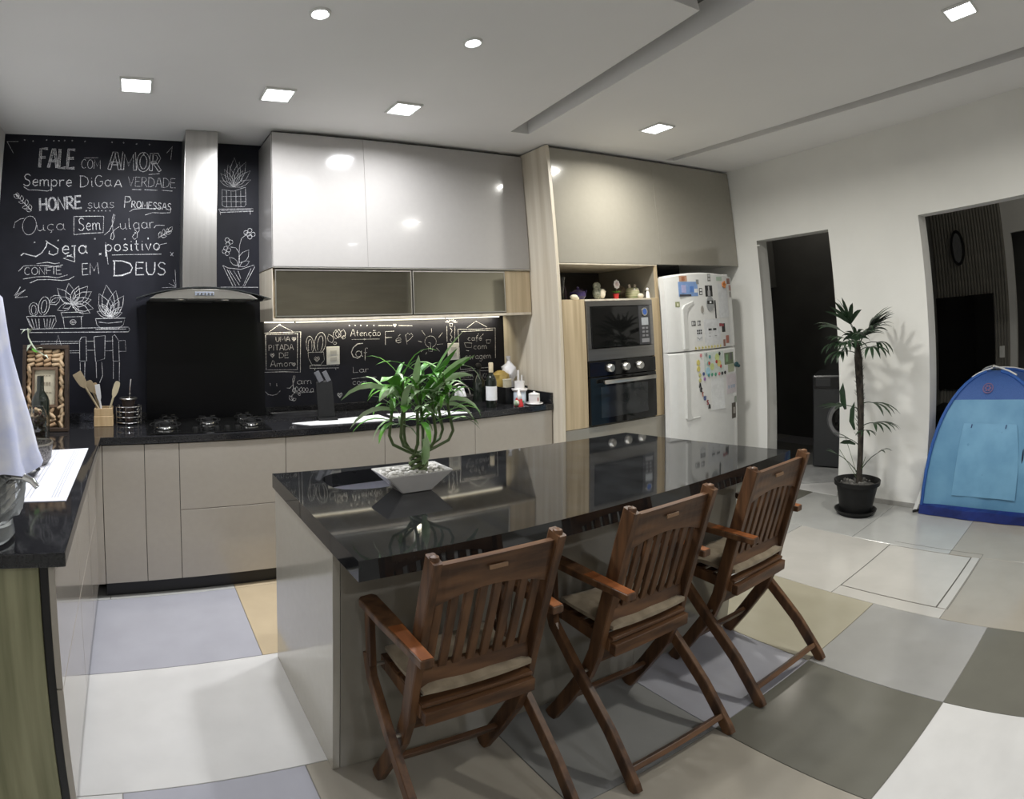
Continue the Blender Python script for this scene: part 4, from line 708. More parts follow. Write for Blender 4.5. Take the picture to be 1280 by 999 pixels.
# ================================================================ folding armchairs
def make_chair():
    t = thing('folding_armchair', '', 'chair', (0, 0, 0), 0, 'teak folding armchairs along the island')
    xs = .200
    def stile_pts(x): return [(x, .222, 0), (x, .15, .12), (x, .065, .27), (x, .035, .36), (x, .015, .48), (x, -.015, .62), (x, -.05, .77), (x, -.085, .895)]
    for x in (-xs, xs):
        s = sweep(nb(), stile_pts(x), .028, .048); so = obj('back_stile', s, teak, t)
        bm = nb(); bm2 = lathe(bm, [(0, .012), (.013, .006), (.015, -.006)], x, -.085, 10); bmesh.ops.translate(bm, verts=bm.verts[:], vec=(0, 0, .896)); obj('stile_cap', bm, teak, so, True)
    # top rail: arched lower edge
    N = 12; bm = nb(); fr = []
    for sgn in (1, -1):
        row = []
        for i in range(N+1):
            x = -xs+.014 + (2*xs-.028)*i/N; u = abs(i/N*2-1)
            zt = .875; zb = .745 + .03*(1-u*u)
            yt = -.078; yb = -.047
            row.append((bm.verts.new((x, yt+sgn*.010, zt)), bm.verts.new((x, yb+sgn*.010, zb))))
        fr.append(row)
    for i in range(N):
        a, b = fr[0][i], fr[0][i+1]; c, d = fr[1][i], fr[1][i+1]
        bm.faces.new((a[0], b[0], b[1], a[1])); bm.faces.new((c[0], c[1], d[1], d[0])); bm.faces.new((a[0], c[0], d[0], b[0])); bm.faces.new((a[1], b[1], d[1], c[1]))
    for i in (0, N): bm.faces.new((fr[0][i][0], fr[0][i][1], fr[1][i][1], fr[1][i][0]))
    tr = obj('top_rail', bm, teak_x, t)
    obj('maker_plate', bx(nb(), -.03, .03, -.0855, -.0805, .832, .844, .001, 1), mat('worn plate', (.24, .14, .075), .5, var=.2), tr)
    obj('lower_rail', bar(nb(), (-xs+.014, .014, .500), (xs-.014, .014, .500), .02, .065, (0, 1, -.12)), teak_x, t)
    for i in range(8):
        x = -.1600 + i*.0457
        obj('slat', bar(nb(), (x, .008, .525), (x, -.050, .775), .027, .011, (1, 0, 0), .002), teak, t)
    # seat
    for x in (-.178, .178): obj('seat_rail', bar(nb(), (x, .225, .418), (x, -.012, .405), .022, .045), teak, t)
    obj('seat_rail', bar(nb(), (-.19, .232, .418), (.19, .232, .418), .03, .045, (0, 1, 0)), teak_x, t)
    obj('seat_rail', bar(nb(), (-.186, -.024, .395), (.186, -.024, .400), .026, .042, (0, 1, 0)), teak_x, t)
    s0 = obj('seat_slat', bar(nb(), (-.186, .205, .436), (.186, .205, .436), .038, .012, (0, 1, 0)), teak_x, t)
    for i in range(1, 5): mobj('seat_slat', s0.data, t, (0, -i*.052, -.0016*i))
    for sx in (-1, 1):
        x = sx*.240; rr_ = -.130 if sx < 0 else -.060
        # arm with curved outline
        bm = nb(); o_ = [(-.022, .245), (.018, .250), (.030, .235), (.030, .10), (.026, -.03), (.022, rr_), (-.018, rr_), (-.022, -.03), (-.030, .10), (-.032, .232)]
        prism(bm, [(x+a*(-sx), b) for a, b in o_], .628, .652, bev=.004); ar = obj('armrest', bm, teak, t); ar['label'] = 'armrest with orange light painted on at the rear'
        bm = nb(); prism(bm, [(x+a*(-sx), b) for a, b in ((.0225, .05), (.019, rr_+.004), (-.015, rr_+.004), (-.0215, .05))], .6522, .6535); obj('lit_patch', bm, teak_o, ar)  # light on the arm, painted as an orange patch
        obj('arm_post', bar(nb(), (x, .225, .628), (x, .205, .44), .022, .034), teak, t)
        obj('leg', sweep(nb(), [(x, .226, .47), (x, .20, .40), (x, .07, .285), (x, -.10, .15), (x, -.235, .02), (x, -.25, 0)], .026, .042), teak, t)
        obj('pivot_bolt', tube(nb(), [(x-sx*.0, .0525, .29), (sx*xs, .0525, .29)], .006, 8), alu, t)
        obj('arm_bracket', bar(nb(), (sx*.22, -.03, .64), (x, -.03, .64), .03, .012, (0, 1, 0)), teak_x, t)
        obj('seat_pin', tube(nb(), [(sx*.19, .222, .425), (x, .222, .425)], .006, 8), alu, t)
    obj('rear_stretcher', bar(nb(), (-.232, -.195, .05), (.232, -.195, .05), .045, .02, (0, .75, -.66)), teak_x, t)
    obj('front_stretcher', bar(nb(), (-.19, .145, .125), (.19, .145, .125), .035, .018, (0, .5, -.86)), teak_x, t)
    obj('brace', bar(nb(), (-.19, .035, .345), (.19, .035, .345), .018, .045, (0, 1, 0)), teak_x, t)
    return t
def make_cushion(loc, label, k):
    bm = nb(); N = 14; M_ = 12; g = {}
    for sgn in (1, -1):
        for i in range(N+1):
            for j in range(M_+1):
                u, v = i/N*2-1, j/M_*2-1; e = max(0, 1-u**6)*max(0, 1-v**6)
                x = u*.188*(1-.03*v*v); y_ = v*.125; z = sgn*(.006+.018*e**.5) + .004*math.sin(7*u+k)*math.cos(6*v)*(sgn > 0)
                g[sgn, i, j] = bm.verts.new((x, y_, z + .006*u*u))
    for sgn in (1, -1):
        for i in range(N):
            for j in range(M_): bm.faces.new((g[sgn, i, j], g[sgn, i+1, j], g[sgn, i+1, j+1], g[sgn, i, j+1]))
    for i in range(N):
        for j in (0, M_): bm.faces.new((g[1, i, j], g[1, i+1, j], g[-1, i+1, j], g[-1, i, j]))
    for j in range(M_):
        for i in (0, N): bm.faces.new((g[1, i, j], g[1, i, j+1], g[-1, i, j+1], g[-1, i, j]))
    o = obj('seat_cushion', bm, cushion_m, None, True, loc=loc); tag(o, label, 'cushion', 'beige chair cushions')
    return o
ch = make_chair()
cs = [(1.80, -2.262, .0, 'brown teak folding armchair nearest to the camera at the left end of the island'),
      (2.515, -2.25, .0, 'brown teak folding armchair, middle one of the three along the island'),
      (3.225, -2.232, .0, 'brown teak folding armchair at the far right end of the island')]
ws = ['nearest', 'middle', 'farthest']
for i, (x, y, r, lab) in enumerate(cs):
    if i == 0: ch.location = (x, y, 0); ch['label'] = lab
    else: dup(ch, (x, y, 0), r, lab)
    make_cushion((x, y+.108, .462), 'flat beige seat cushion on the %s folding armchair' % ws[i], i)

# ================================================================ fridge
FX = 5.10; FY = -.05
t = thing('refrigerator', 'white two-door refrigerator covered with magnets and papers', 'refrigerator', (FX, FY, 0))
obj('body', bx(nb(), -.382, .46, -.60, 0, .03, 1.765, .012), fridge_m, t)
for x in (-.34, .40):
    for y in (-.55, -.06): obj('foot', lathe(nb(), [(0, 0), (.02, 0), (.02, .03), (0, .03)], x, y, 12), black_pl, t)
def fdoor(z0, z1, top):
    bm = nb(); N = 20; x0, x1 = -.435, .462; K = 10 if top else 1
    def yf(u): return -.655 - .038*(1-(2*u-1)**2)**.6 if 0 < u < 1 else -.655
    cols = []
    for i in range(N+1):
        u = i/N; x = x0+(x1-x0)*u; zt = z1 + (.030*(1-(2*u-1)**2) if top else 0)
        cols.append([bm.verts.new(p) for p in ((x, -.602 if x > -.38 else -.612, z0), (x, yf(u), z0), (x, yf(u)-.002, z0+.012), (x, yf(u)-.002, zt-.012), (x, yf(u)+.012, zt), (x, -.602 if x > -.38 else -.612, zt))])
    for a, b in zip(cols, cols[1:]):
        for k in range(6): bm.faces.new((a[k], a[(k+1) % 6], b[(k+1) % 6], b[k]))
    bm.faces.new(cols[0]); bm.faces.new(cols[-1][::-1])
    return bm
d1 = obj('freezer_door', fdoor(1.192, 1.768, True), fridge_m, t, True)
d2 = obj('fridge_door', fdoor(.06, 1.184, False), fridge_m, t, True)
hg = mat('door grip shade', (.60, .60, .58), .3, var=.02)
# long sculpted grips standing proud of the doors
def grip(z0, z1, name, par, flip):
    bm = nb(); x = -.285
    if flip: pts = [(x, z0), (x, z1-.03), (x+.03, z1), (x+.14, z1+.028), (x+.15, z1+.015), (x+.07, z1-.03), (x+.052, z1-.08), (x+.05, z0)]
    else: pts = [(x, z1), (x, z0+.015), (x+.012, z0), (x+.17, z0), (x+.17, z0+.014), (x+.075, z0+.014), (x+.05, z0+.05), (x+.05, z1)]
    prism(bm, pts, -.700, -.682, 'y', .003); return obj(name, bm, hg, par, False)
grip(1.205, 1.545, 'door_grip', d1, True); grip(.665, 1.175, 'door_grip', d2, False)
obj('hinge_cover', bx(nb(), .38, .455, -.64, -.56, 1.769, 1.79, .004), fridge_m, t)

def fy(x):      # front of the fridge door at world x
    u = (x-FX+.435)/.897; u = min(.999, max(.001, u)); return FY - .655 - .038*(1-(2*u-1)**2)**.6 - .002
GF = 'pictures and papers on the fridge'
def sheet(name, label, cat, x0, x1, z0, z1, cols, m=None, curl=0., grid=None, tilt=0.):
    bm = nb(); n = 4; V = []; cx_, cz_ = (x0+x1)/2, (z0+z1)/2; d0 = min(fy(x0), fy(x1), fy(cx_)) - .0022
    for i in range(n+1):
        for sgn in (0, 1):
            u = i/n; x = x0+(x1-x0)*u; V.append([bm.verts.new((x-cx_, fy(x)-.0008-curl*(k/3)**2*.02*u - sgn*.0006, (z0+(z1-z0)*(1-k/3)-cz_) + tilt*(u-.5)*(x1-x0))) for k in range(4)])
    for i in range(n):
        for sgn in (0, 1):
            a, b = V[2*i+sgn], V[2*i+2+sgn]
            for k in range(3): bm.faces.new((a[k], a[k+1], b[k+1], b[k]))
    for a, b in ((0, 1), (2*n, 2*n+1)):
        for k in range(3): bm.faces.new((V[a][k], V[b][k], V[b][k+1], V[a][k+1]))
    o = obj(name, bm, m or flat(*cols), None, False, loc=(cx_, 0, cz_)); tag(o, label, cat, GF)
    return o
def patch(par, x0, x1, z0, z1, key, c, off=.0022):
    cx_, cz_ = par.location.x, par.location.z; xm = (x0+x1)/2
    return obj('printed_patch', bx(nb(), x0-cx_, x1-cx_, fy(xm)-off-.0004, fy(xm)-off+.0009, z0-cz_, z1-cz_), flat(key, c), par)
o = sheet('postcard', 'blue seaside picture on the upper fridge door', 'picture', 4.80, 5.03, 1.612, 1.725, ('sea blue', (.20, .32, .58)))
patch(o, 4.83, 4.90, 1.64, 1.70, 'pale violet', (.42, .42, .66)); patch(o, 4.93, 4.98, 1.645, 1.69, 'deep blue', (.10, .22, .55)); patch(o, 4.80, 5.03, 1.612, 1.628, 'dark shore', (.05, .05, .06)); patch(o, 4.985, 5.025, 1.64, 1.67, 'white', (.7, .7, .7))
o = sheet('photo_print', 'orange tinted picture above the blue one at the fridge top left', 'picture', 4.815, 4.905, 1.728, 1.772, ('salmon', (.50, .30, .20))); patch(o, 4.84, 4.88, 1.735, 1.765, 'brick', (.38, .16, .08))
o = sheet('fridge_magnet', 'small green and cream magnet below the blue picture', 'magnet', 4.755, 4.803, 1.532, 1.572, ('olive', (.28, .30, .16))); patch(o, 4.77, 4.79, 1.54, 1.56, 'cream', (.7, .68, .5))
o = sheet('fridge_magnet', 'curved grey magnet at the corner of the blue picture', 'magnet', 5.015, 5.05, 1.705, 1.742, ('slate', (.25, .26, .26)))
o = sheet('photo_strip', 'small black and white photo beside the blue picture', 'picture', 5.047, 5.087, 1.62, 1.674, ('near black', (.03, .03, .03))); patch(o, 5.055, 5.08, 1.65, 1.668, 'white', (.7, .7, .7)); patch(o, 5.055, 5.08, 1.626, 1.642, 'white', (.7, .7, .7))
o = sheet('fridge_magnet', 'grey two-line magnet at the top centre of the fridge', 'magnet', 5.172, 5.215, 1.728, 1.788, ('mid grey', (.22, .22, .21))); patch(o, 5.18, 5.208, 1.765, 1.78, 'pale grey', (.5, .5, .5)); patch(o, 5.18, 5.208, 1.738, 1.752, 'pale grey', (.5, .5, .5))
o = sheet('fridge_magnet', 'pale green lettered magnet at the top right of the freezer door', 'magnet', 5.30, 5.385, 1.732, 1.764, ('sage', (.42, .52, .42)))
o = sheet('bottle_picture', 'dark picture with a pale bottle on the upper fridge door', 'picture', 5.128, 5.228, 1.606, 1.694, ('near black', (.03, .03, .03))); patch(o, 5.170, 5.184, 1.65, 1.688, 'pale grey', (.5, .5, .5)); patch(o, 5.160, 5.195, 1.61, 1.652, 'mid grey2', (.34, .34, .34))
def disc(name, label, cat, x, z, r, key, c, rz=1., grp=None, th=.004):
    bm = nb(); prism(bm, [(r*math.cos(i*PI/10), r*rz*math.sin(i*PI/10)) for i in range(20)], -th, 0, 'y', .0008)
    o = obj(name, bm, flat(key, c), None, False, loc=(x, fy(x)-.0018, z)); tag(o, label, cat, grp or 'fridge magnets'); return o
o = disc('round_magnet', 'large round grey emblem magnet under the bottle picture', 'magnet', 5.18, 1.548, .052, 'emblem grey', (.30, .31, .31), 1.15)
obj('emblem_band', bx(nb(), -.042, .042, -.0052, -.004, -.002, .026, .0004, 1), flat('near black', (.03, .03, .03)), o); obj('emblem_dot', bx(nb(), -.012, .012, -.006, -.0052, .004, .02), flat('white', (.7, .7, .7)), o)
o = sheet('stick_magnet', 'long slim black magnet hanging beside the round emblem', 'magnet', 5.246, 5.264, 1.43, 1.575, ('near black', (.03, .03, .03)))
o = disc('oval_magnet', 'small oval grey magnet above the grip of the freezer door', 'magnet', 5.067, 1.507, .018, 'warm grey', (.33, .31, .28), 1.6)
o = sheet('paper_sheet', 'plain white paper sheet at the right of the freezer door', 'paper', 5.308, 5.462, 1.432, 1.705, ('sheet white', (.62, .63, .64)))
o = disc('flower_magnet', 'orange flower magnet pinning the white sheet', 'magnet', 5.405, 1.70, .022, 'orange', (.58, .22, .07), 1)
for k in range(5): obj('petal', lathe(nb(), [(0, 0), (.011, 0), (.011, .004), (0, .005)], .02*math.cos(k*1.256), .02*math.sin(k*1.256), 10), flat('orange', (.58, .22, .07)), o, loc=(0, -.006, 0), rot=(PI/2, 0, 0))
for a, b in ((4.924, 4.974), (4.996, 5.038)):
    o = sheet('square_magnet', 'small dark printed square magnet, %s of two' % ('left' if a < 4.95 else 'right'), 'magnet', a, b, 1.38, 1.42, ('dark print', (.13, .13, .13))); patch(o, a+.006, a+.018, 1.388, 1.412, 'white', (.7, .7, .7)); patch(o, a+.026, a+.038, 1.392, 1.408, 'pale grey', (.5, .5, .5))
o = sheet('notice_sheet', 'white notice sheet with a short black heading at the bottom of the freezer door', 'paper', 5.08, 5.31, 1.218, 1.425, ('sheet white', (.62, .63, .64)))
for a, b in ((5.135, 5.168), (5.172, 5.178), (5.20, 5.245)): patch(o, a, b, 1.337, 1.352, 'near black', (.03, .03, .03))
for a, b, z in ((5.14, 5.16, 1.315), (5.14, 5.16, 1.29), (5.22, 5.25, 1.29)): patch(o, a, b, z, z+.004, 'slate', (.25, .26, .26))
o = sheet('calendar_magnet', 'small black and white calendar magnet left of the notice sheet', 'magnet', 4.982, 5.05, 1.262, 1.352, ('sheet white', (.62, .63, .64)))
for i in range(3):
    for j in range(2): patch(o, 4.985+i*.022, 5.0+i*.022, 1.335-j*.02, 1.348-j*.02, 'near black', (.03, .03, .03))
for i in range(5): patch(o, 4.984+i*.013, 4.99+i*.013, 1.27+abs(i-2)*.006, 1.28+abs(i-2)*.006, 'slate', (.25, .26, .26))
o = sheet('photo_print', 'dark red and black photo right of the notice sheet', 'picture', 5.335, 5.385, 1.315, 1.385, ('near black', (.03, .03, .03))); patch(o, 5.338, 5.36, 1.36, 1.382, 'maroon', (.28, .05, .06))
o = sheet('photo_print', 'maroon photo near the corner of the freezer door', 'picture', 5.295, 5.332, 1.362, 1.388, ('maroon', (.28, .05, .06)))
o = sheet('photo_print', 'small brown portrait photo low on the freezer door', 'picture', 5.345, 5.378, 1.20, 1.255, ('brown print', (.25, .13, .10)))
o = sheet('fridge_magnet', 'reddish figure magnet low at the right of the freezer door', 'magnet', 5.39, 5.44, 1.222, 1.285, ('rust', (.40, .16, .12)))
for k, z in enumerate((1.73, 1.675, 1.62)): o = sheet('photo_print', 'small reddish photo in the right edge column, %s' % ('top', 'middle', 'bottom')[k], 'picture', 5.47 if k == 0 else 5.50, 5.53 if k == 0 else 5.545, z-.024, z+.022, (('brown print', (.25, .13, .10)), ('rosy', (.42, .25, .22)), ('greyish', (.35, .33, .31)))[k])
for i in range(9):
    x = 4.96+i*.042
    bm = nb(); bx(bm, -.009, -.002, -.004, 0, -.011, .011, .001, 1); bx(bm, -.009, .009, -.004, 0, -.003, .004, .001, 1)
    o = obj('letter_magnet', bm, flat('butter yellow', (.60, .52, .14)), None, loc=(x, fy(x)-.002, 1.207)); tag(o, 'yellow letter magnet in the row along the bottom of the freezer door', 'magnet', 'yellow letter magnets')
o = sheet('drawing_sheet', 'coloured child drawing on pale paper at the top of the fridge door', 'paper', 5.055, 5.33, .99, 1.165, ('pale drawing', (.56, .62, .58)))
for x, z, r, key, c in ((5.10, 1.02, .03, 'sky patch', (.35, .58, .68)), (5.16, 1.05, .028, 'lime patch', (.52, .60, .25)), (5.235, 1.12, .03, 'lime patch', (.52, .60, .25)), (5.26, 1.07, .028, 'yellow patch', (.62, .56, .22)), (5.11, 1.08, .02, 'teal patch', (.25, .45, .42))):
    obj('crayon_spot', lathe(nb(), [(0, 0), (r, 0), (r, .0006), (0, .0008)], 0, 0, 14), flat(key, c), o, loc=(x-o.location.x, fy(x)-.0022, z-o.location.z), rot=(PI/2, 0, 0))
for x, z, key, c, nm in ((5.015, 1.148, 'pink', (.55, .20, .22), 'pink ring'), (5.27, 1.146, 'near black', (.03, .03, .03), 'round black'), (5.222, 1.085, 'crimson', (.42, .05, .05), 'crimson'), (5.118, 1.08, 'red star', (.45, .08, .05), 'red star shaped'), (5.283, 1.045, 'crimson2', (.48, .09, .08), 'red diamond'), (5.041, 1.003, 'navy', (.06, .09, .22), 'navy'), (5.108, .988, 'teal', (.06, .26, .26), 'large teal'), (5.152, .988, 'green', (.08, .28, .18), 'small green'), (5.202, .986, 'green', (.08, .28, .18), 'green upright'), (5.256, .986, 'pink', (.55, .20, .22), 'small pink'), (5.30, .986, 'near black', (.03, .03, .03), 'black pointed'), (5.345, .988, 'near black', (.03, .03, .03), 'black square'), (5.052, .962, 'violet', (.30, .16, .38), 'violet'), (5.085, 1.15, 'slate', (.25, .26, .26), 'slate'), (5.13, 1.13, 'teal', (.06, .26, .26), 'upper teal')):
    o = disc('fridge_magnet', nm + ' magnet around the coloured drawing', 'magnet', x, z, .0125, key, c, 1.1)
for z in (1.095, 1.047): disc('round_magnet', 'round yellow magnet with a face, %s of two' % ('upper' if z > 1.07 else 'lower'), 'magnet', 4.978, z, .020, 'face yellow', (.62, .54, .16), 1.1)
for z in (.997, .957): disc('round_magnet', 'small yellow and green magnet, %s of two' % ('upper' if z > .97 else 'lower'), 'magnet', 4.993, z, .015, 'olive yellow', (.50, .48, .20), 1.1)
def letter(ch_, x, z, key, c, lab, s=.032):
    bm = nb()
    for st_ in G[ch_][1]: 
        for a, b in zip(st_, st_[1:]): bar(bm, ((a[0]-.3)*s*.9, -.003, (a[1]-.5)*s), ((b[0]-.3)*s*.9, -.003, (b[1]-.5)*s), .006, .005, (0, 1, 0), .0)
    o = obj('letter_magnet', bm, flat(key, c), None, loc=(x, fy(x)-.0025, z)); return tag(o, lab, 'magnet', 'letter magnets on the fridge door')
letter('A', 4.987, .917, 'near black', (.03, .03, .03), 'black letter A magnet on the lower fridge door')
letter('R', 5.002, .882, 'near black', (.03, .03, .03), 'black letter R magnet just below the letter A')
letter('T', 5.018, .845, 'rust', (.40, .16, .12), 'thin rust letter T magnet in the slanting row')
letter('U', 5.045, .814, 'navy', (.06, .09, .22), 'dark blue letter U magnet in the slanting row')
letter('S', 5.080, .777, 'maroon', (.28, .05, .06), 'maroon letter S magnet in the slanting row')
letter('A', 5.101, .742, 'near black', (.03, .03, .03), 'black letter A magnet at the lower end of the slanting row')
o = sheet('photo_print', 'dark green foliage photo at the right of the fridge door', 'picture', 5.347, 5.50, 1.05, 1.145, ('moss', (.16, .20, .12))); patch(o, 5.37, 5.40, 1.07, 1.13, 'leaf green', (.22, .36, .20)); patch(o, 5.43, 5.47, 1.085, 1.14, 'dark print', (.13, .13, .13))
o = sheet('photo_print', 'pale olive photo under the foliage photo', 'picture', 5.40, 5.51, .985, 1.048, ('pale olive', (.40, .43, .30)))
o = sheet('hanging_note', 'folded white note hanging on the lower fridge door', 'paper', 5.14, 5.32, .705, .95, ('note white', (.68, .69, .69)), curl=.5)
o = sheet('drawing_sheet', 'pale pinkish drawing sheet at the right of the lower fridge door', 'paper', 5.365, 5.545, .81, .968, ('pale pink', (.60, .55, .57)))
for x in (5.40, 5.44, 5.47, 5.50): obj('scribble', bx(nb(), x-.008, x+.008, -.0004, .0004, -.012, .014), flat('blue grey', (.32, .38, .48)), o, loc=(-o.location.x, fy(x)-.0022, .865-o.location.z))
o = sheet('photo_print', 'tall dark photo near the right edge of the lower fridge door', 'picture', 5.445, 5.52, .60, .728, ('umber', (.10, .085, .07))); patch(o, 5.46, 5.50, .64, .69, 'warm grey', (.33, .31, .28))
o = sheet('photo_print', 'small grey green photo above the tall dark one', 'picture', 5.50, 5.545, .725, .778, ('grey green', (.30, .34, .28)))
bm = nb(); ball(bm, 0, 0, 0, .028, 1.1, .45, .8); ball(bm, .02, -.006, -.012, .018, 1, .6, .8)
o = obj('clip_magnet', bm, flat('dark teal', (.02, .06, .07), .4), None, True, loc=(5.535, fy(5.535)-.014, 1.038)); tag(o, 'thick dark teal clip magnet at the right edge of the fridge door', 'magnet')

# ================================================================ trinkets in the niche above the microwave
NZ = 1.6125; NG = 'trinkets in the niche above the microwave'
def zt(name, label, cat, x, y, grp=NG): return thing(name, label, cat, (x, y, NZ), 0, grp)
t = zt('glass_vase', 'tall clear glass vase at the left end of the niche', 'vase', 3.835, -.45)
obj('body', lathe(nb(), [(0, 0), (.026, 0), (.024, .05), (.030, .11), (.040, .17), (.037, .17), (.027, .11), (.021, .05), (0, .01)], seg=20), glass_m, t, True); obj('filling', lathe(nb(), [(0, .012), (.019, .012), (.02, .05), (.02, .10), (0, .10)], seg=14), flat('brown filling', (.12, .09, .07)), t, True)
t = zt('seashell', 'small cream seashell beside the glass vase', 'ornament', 3.915, -.50); bm = nb(); ball(bm, 0, 0, .022, .022, 1.6, 1, .9); ball(bm, .03, 0, .012, .012, 1.5, 1, 1); obj('body', bm, flat('cream shell', (.68, .62, .50)), t, True)
t = zt('teapot', 'dark purple round teapot in the niche', 'teapot', 4.02, -.44)
obj('body', lathe(nb(), [(0, 0), (.035, 0), (.058, .03), (.054, .06), (.03, .08), (.012, .084), (.010, .10), (0, .105)], seg=20), flat('dark purple glaze', (.045, .03, .10), .12), t, True); obj('spout', tube(nb(), [(.045, 0, .03), (.075, 0, .05), (.085, 0, .075)], [.012, .008, .006], 8), flat('dark purple glaze', (.045, .03, .10), .12), t, True); obj('handle', tube(nb(), [(-.05, 0, .06), (-.08, 0, .06), (-.082, 0, .03), (-.05, 0, .02)], .005, 8), flat('dark purple glaze', (.045, .03, .10), .12), t, True)
t = zt('perfume_bottle', 'slim dark bottle behind the purple teapot', 'bottle', 3.945, -.38); obj('body', lathe(nb(), [(0, 0), (.018, 0), (.018, .07), (.008, .085), (.008, .11), (0, .11)], seg=14), flat('dark wine glass', (.05, .03, .04), .15), t, True)
t = zt('bird_figurine', 'grey green and white bird figurine in the niche', 'figurine', 4.205, -.46)
bm = nb(); ball(bm, 0, 0, .05, .045, 1, .8, 1.1); ball(bm, -.01, 0, .105, .030); ball(bm, .035, -.01, .07, .022, 1.4, .7, .7); obj('body', bm, mat('mottled glaze', (.42, .43, .34), .35, col2=(.10, .11, .08), scale=50), t, True)
obj('chest', ball(nb(), .018, -.028, .045, .028, 1, .6, 1.3), flat('cream shell', (.68, .62, .50)), t, True); obj('tail', bar(nb(), (.03, 0, .03), (.075, 0, .065), .03, .01, (0, 1, 0)), flat('cream shell', (.68, .62, .50)), t)
t = zt('toy_flower', 'small toy flower with white petals in a red pot', 'toy', 4.38, -.48)
obj('pot', lathe(nb(), [(0, 0), (.018, 0), (.022, .035), (.024, .035), (.024, .042), (0, .042)], seg=16), red_m, t, True); obj('stem', tube(nb(), [(0, 0, .04), (.005, 0, .075), (.012, 0, .11)], .003, 6), stem_m, t)
for k in range(8):
    a = k*PI/4; obj('petal', ball(nb(), .012+.024*math.cos(a), -.004, .115+.024*math.sin(a), .012, 1, .35, 1, 8), flat('petal white', (.78, .74, .74)), t, True)
obj('centre', ball(nb(), .012, -.008, .115, .015, 1, .5, 1, 10), flat('petal centre', (.62, .50, .50)), t, True)
for sx_ in (-1, 1): obj('leaf', bar(nb(), (0, 0, .055), (sx_*.04, -.004, .062), .022, .003, (0, 1, .2)), leaf_m, t)
t = zt('owl_figurine', 'striped green and cream owl figurine beside the toy flower', 'figurine', 4.595, -.46)
obj('body', lathe(nb(), [(0, 0), (.045, 0), (.056, .025), (.054, .06), (.042, .085), (.03, .09), (0, .092)], seg=20), mat('owl stripes', (.56, .52, .34), .5, col2=(.20, .24, .12), scale=26, stretch=(.3, .3, 3)), t, True)
for sx_ in (-1, 1): obj('ear', bar(nb(), (sx_*.025, 0, .075), (sx_*.036, 0, .115), .02, .012), flat('owl cream', (.58, .50, .40)), t); obj('eye', ball(nb(), sx_*.018, -.038, .072, .012, 1, .5, 1, 10), flat('petal white', (.78, .74, .74)), t, True)
t = zt('coconut_bowl', 'brown half-round bowl standing on edge in the niche', 'bowl', 4.60, -.30); bm = nb(); lathe(bm, [(0, 0), (.035, .012), (.056, .045), (.053, .046), (.032, .018), (0, .008)], seg=24); bmesh.ops.rotate(bm, verts=bm.verts[:], matrix=Matrix.Rotation(PI/2-.15, 3, 'X')); obj('body', bm, mat('coconut', (.20, .15, .10), .6, var=.3, scale=40), t, True, loc=(0, .0, .057))
t = zt('egg_ornament', 'small pale stone dome in front of the bowl', 'ornament', 4.56, -.565); obj('body', ball(nb(), 0, 0, .020, .024, 1.2, .8, .83), flat('cream shell', (.68, .62, .50)), t, True)
t = thing('small_picture_frame', 'tiny dark picture frame at the right end of the niche', 'picture frame', (4.672, -.53, NZ), 0, NG); obj('frame', bx(nb(), -.012, .012, -.006, .006, .0, .06, .001, 1), black_pl, t); obj('picture', bx(nb(), -.009, .009, -.0068, -.006, .006, .05), flat('rosy', (.42, .25, .22)), t)
t = zt('white_figurine', 'tiny white figurine with round head near the niche end', 'figurine', 4.632, -.575); obj('body', lathe(nb(), [(0, 0), (.018, 0), (.014, .04), (.008, .055), (0, .056)], seg=14), ceramic, t, True); obj('head', ball(nb(), 0, 0, .068, .013, seg=10), ceramic, t, True)

# ================================================================ things on the worktop, right part
WG = 'things at the right end of the worktop'
def ct(name, label, cat, x, y, r=0., grp=None): return thing(name, label, cat, (x, y, HC), r, grp)
t = ct('wine_bottle', 'dark wine bottle with white label standing on the back counter', 'bottle', 3.20, -.42)
obj('body', lathe(nb(), [(0, 0), (.035, 0), (.037, .01), (.037, .175), (.030, .205), (.015, .228), (.0145, .30), (0, .30)], seg=28), bottle_g, t, True)
obj('label', lathe(nb(), [(.0376, .05), (.0378, .05), (.0378, .145), (.0376, .145)], seg=28), paper_m, t, True); obj('capsule', lathe(nb(), [(.0155, .238), (.016, .30), (.013, .304), (0, .304)], seg=20), flat('pale gold foil', (.55, .47, .32), .4), t, True)
t = ct('drink_bottle', 'dark decanter bottle with round stopper behind the wine bottle', 'bottle', 3.30, -.13)
obj('body', lathe(nb(), [(0, 0), (.04, 0), (.045, .02), (.045, .15), (.02, .19), (.015, .22), (.015, .235), (0, .235)], seg=24), bottle_g, t, True); obj('stopper', ball(nb(), 0, 0, .255, .026, seg=14), black_pl, t, True)
t = ct('bread_crate', 'black crate behind the figurines at the right end of the counter', 'box', 3.46, -.26)
bm = nb()
for q in ((-.10, .10, -.11, -.104), (-.10, .10, .104, .11), (-.10, -.094, -.104, .104), (.094, .10, -.104, .104)): bx(bm, *q, 0, .115, .002, 1)
bx(bm, -.094, .094, -.104, .104, 0, .006); obj('body', bm, black_pl, t)
t = thing('snack_bag', 'crumpled yellow snack bag lying in the black crate', 'bag', (3.425, -.23, HC+.007)); bm = nb()
lathe(bm, [(0, 0), (.035, .0), (.04, .05), (.04, .10), (.066, .15), (.05, .19), (.03, .215), (0, .21)], seg=18)
for v in bm.verts: v.co += Vector((math.sin(v.co.z*70+v.co.x*50), math.cos(v.co.z*60+v.co.y*70), 0))*.013
obj('body', bm, mat('yellow foil', (.50, .36, .10), .35, col2=(.28, .19, .05), scale=14, bump=.3), t, True)
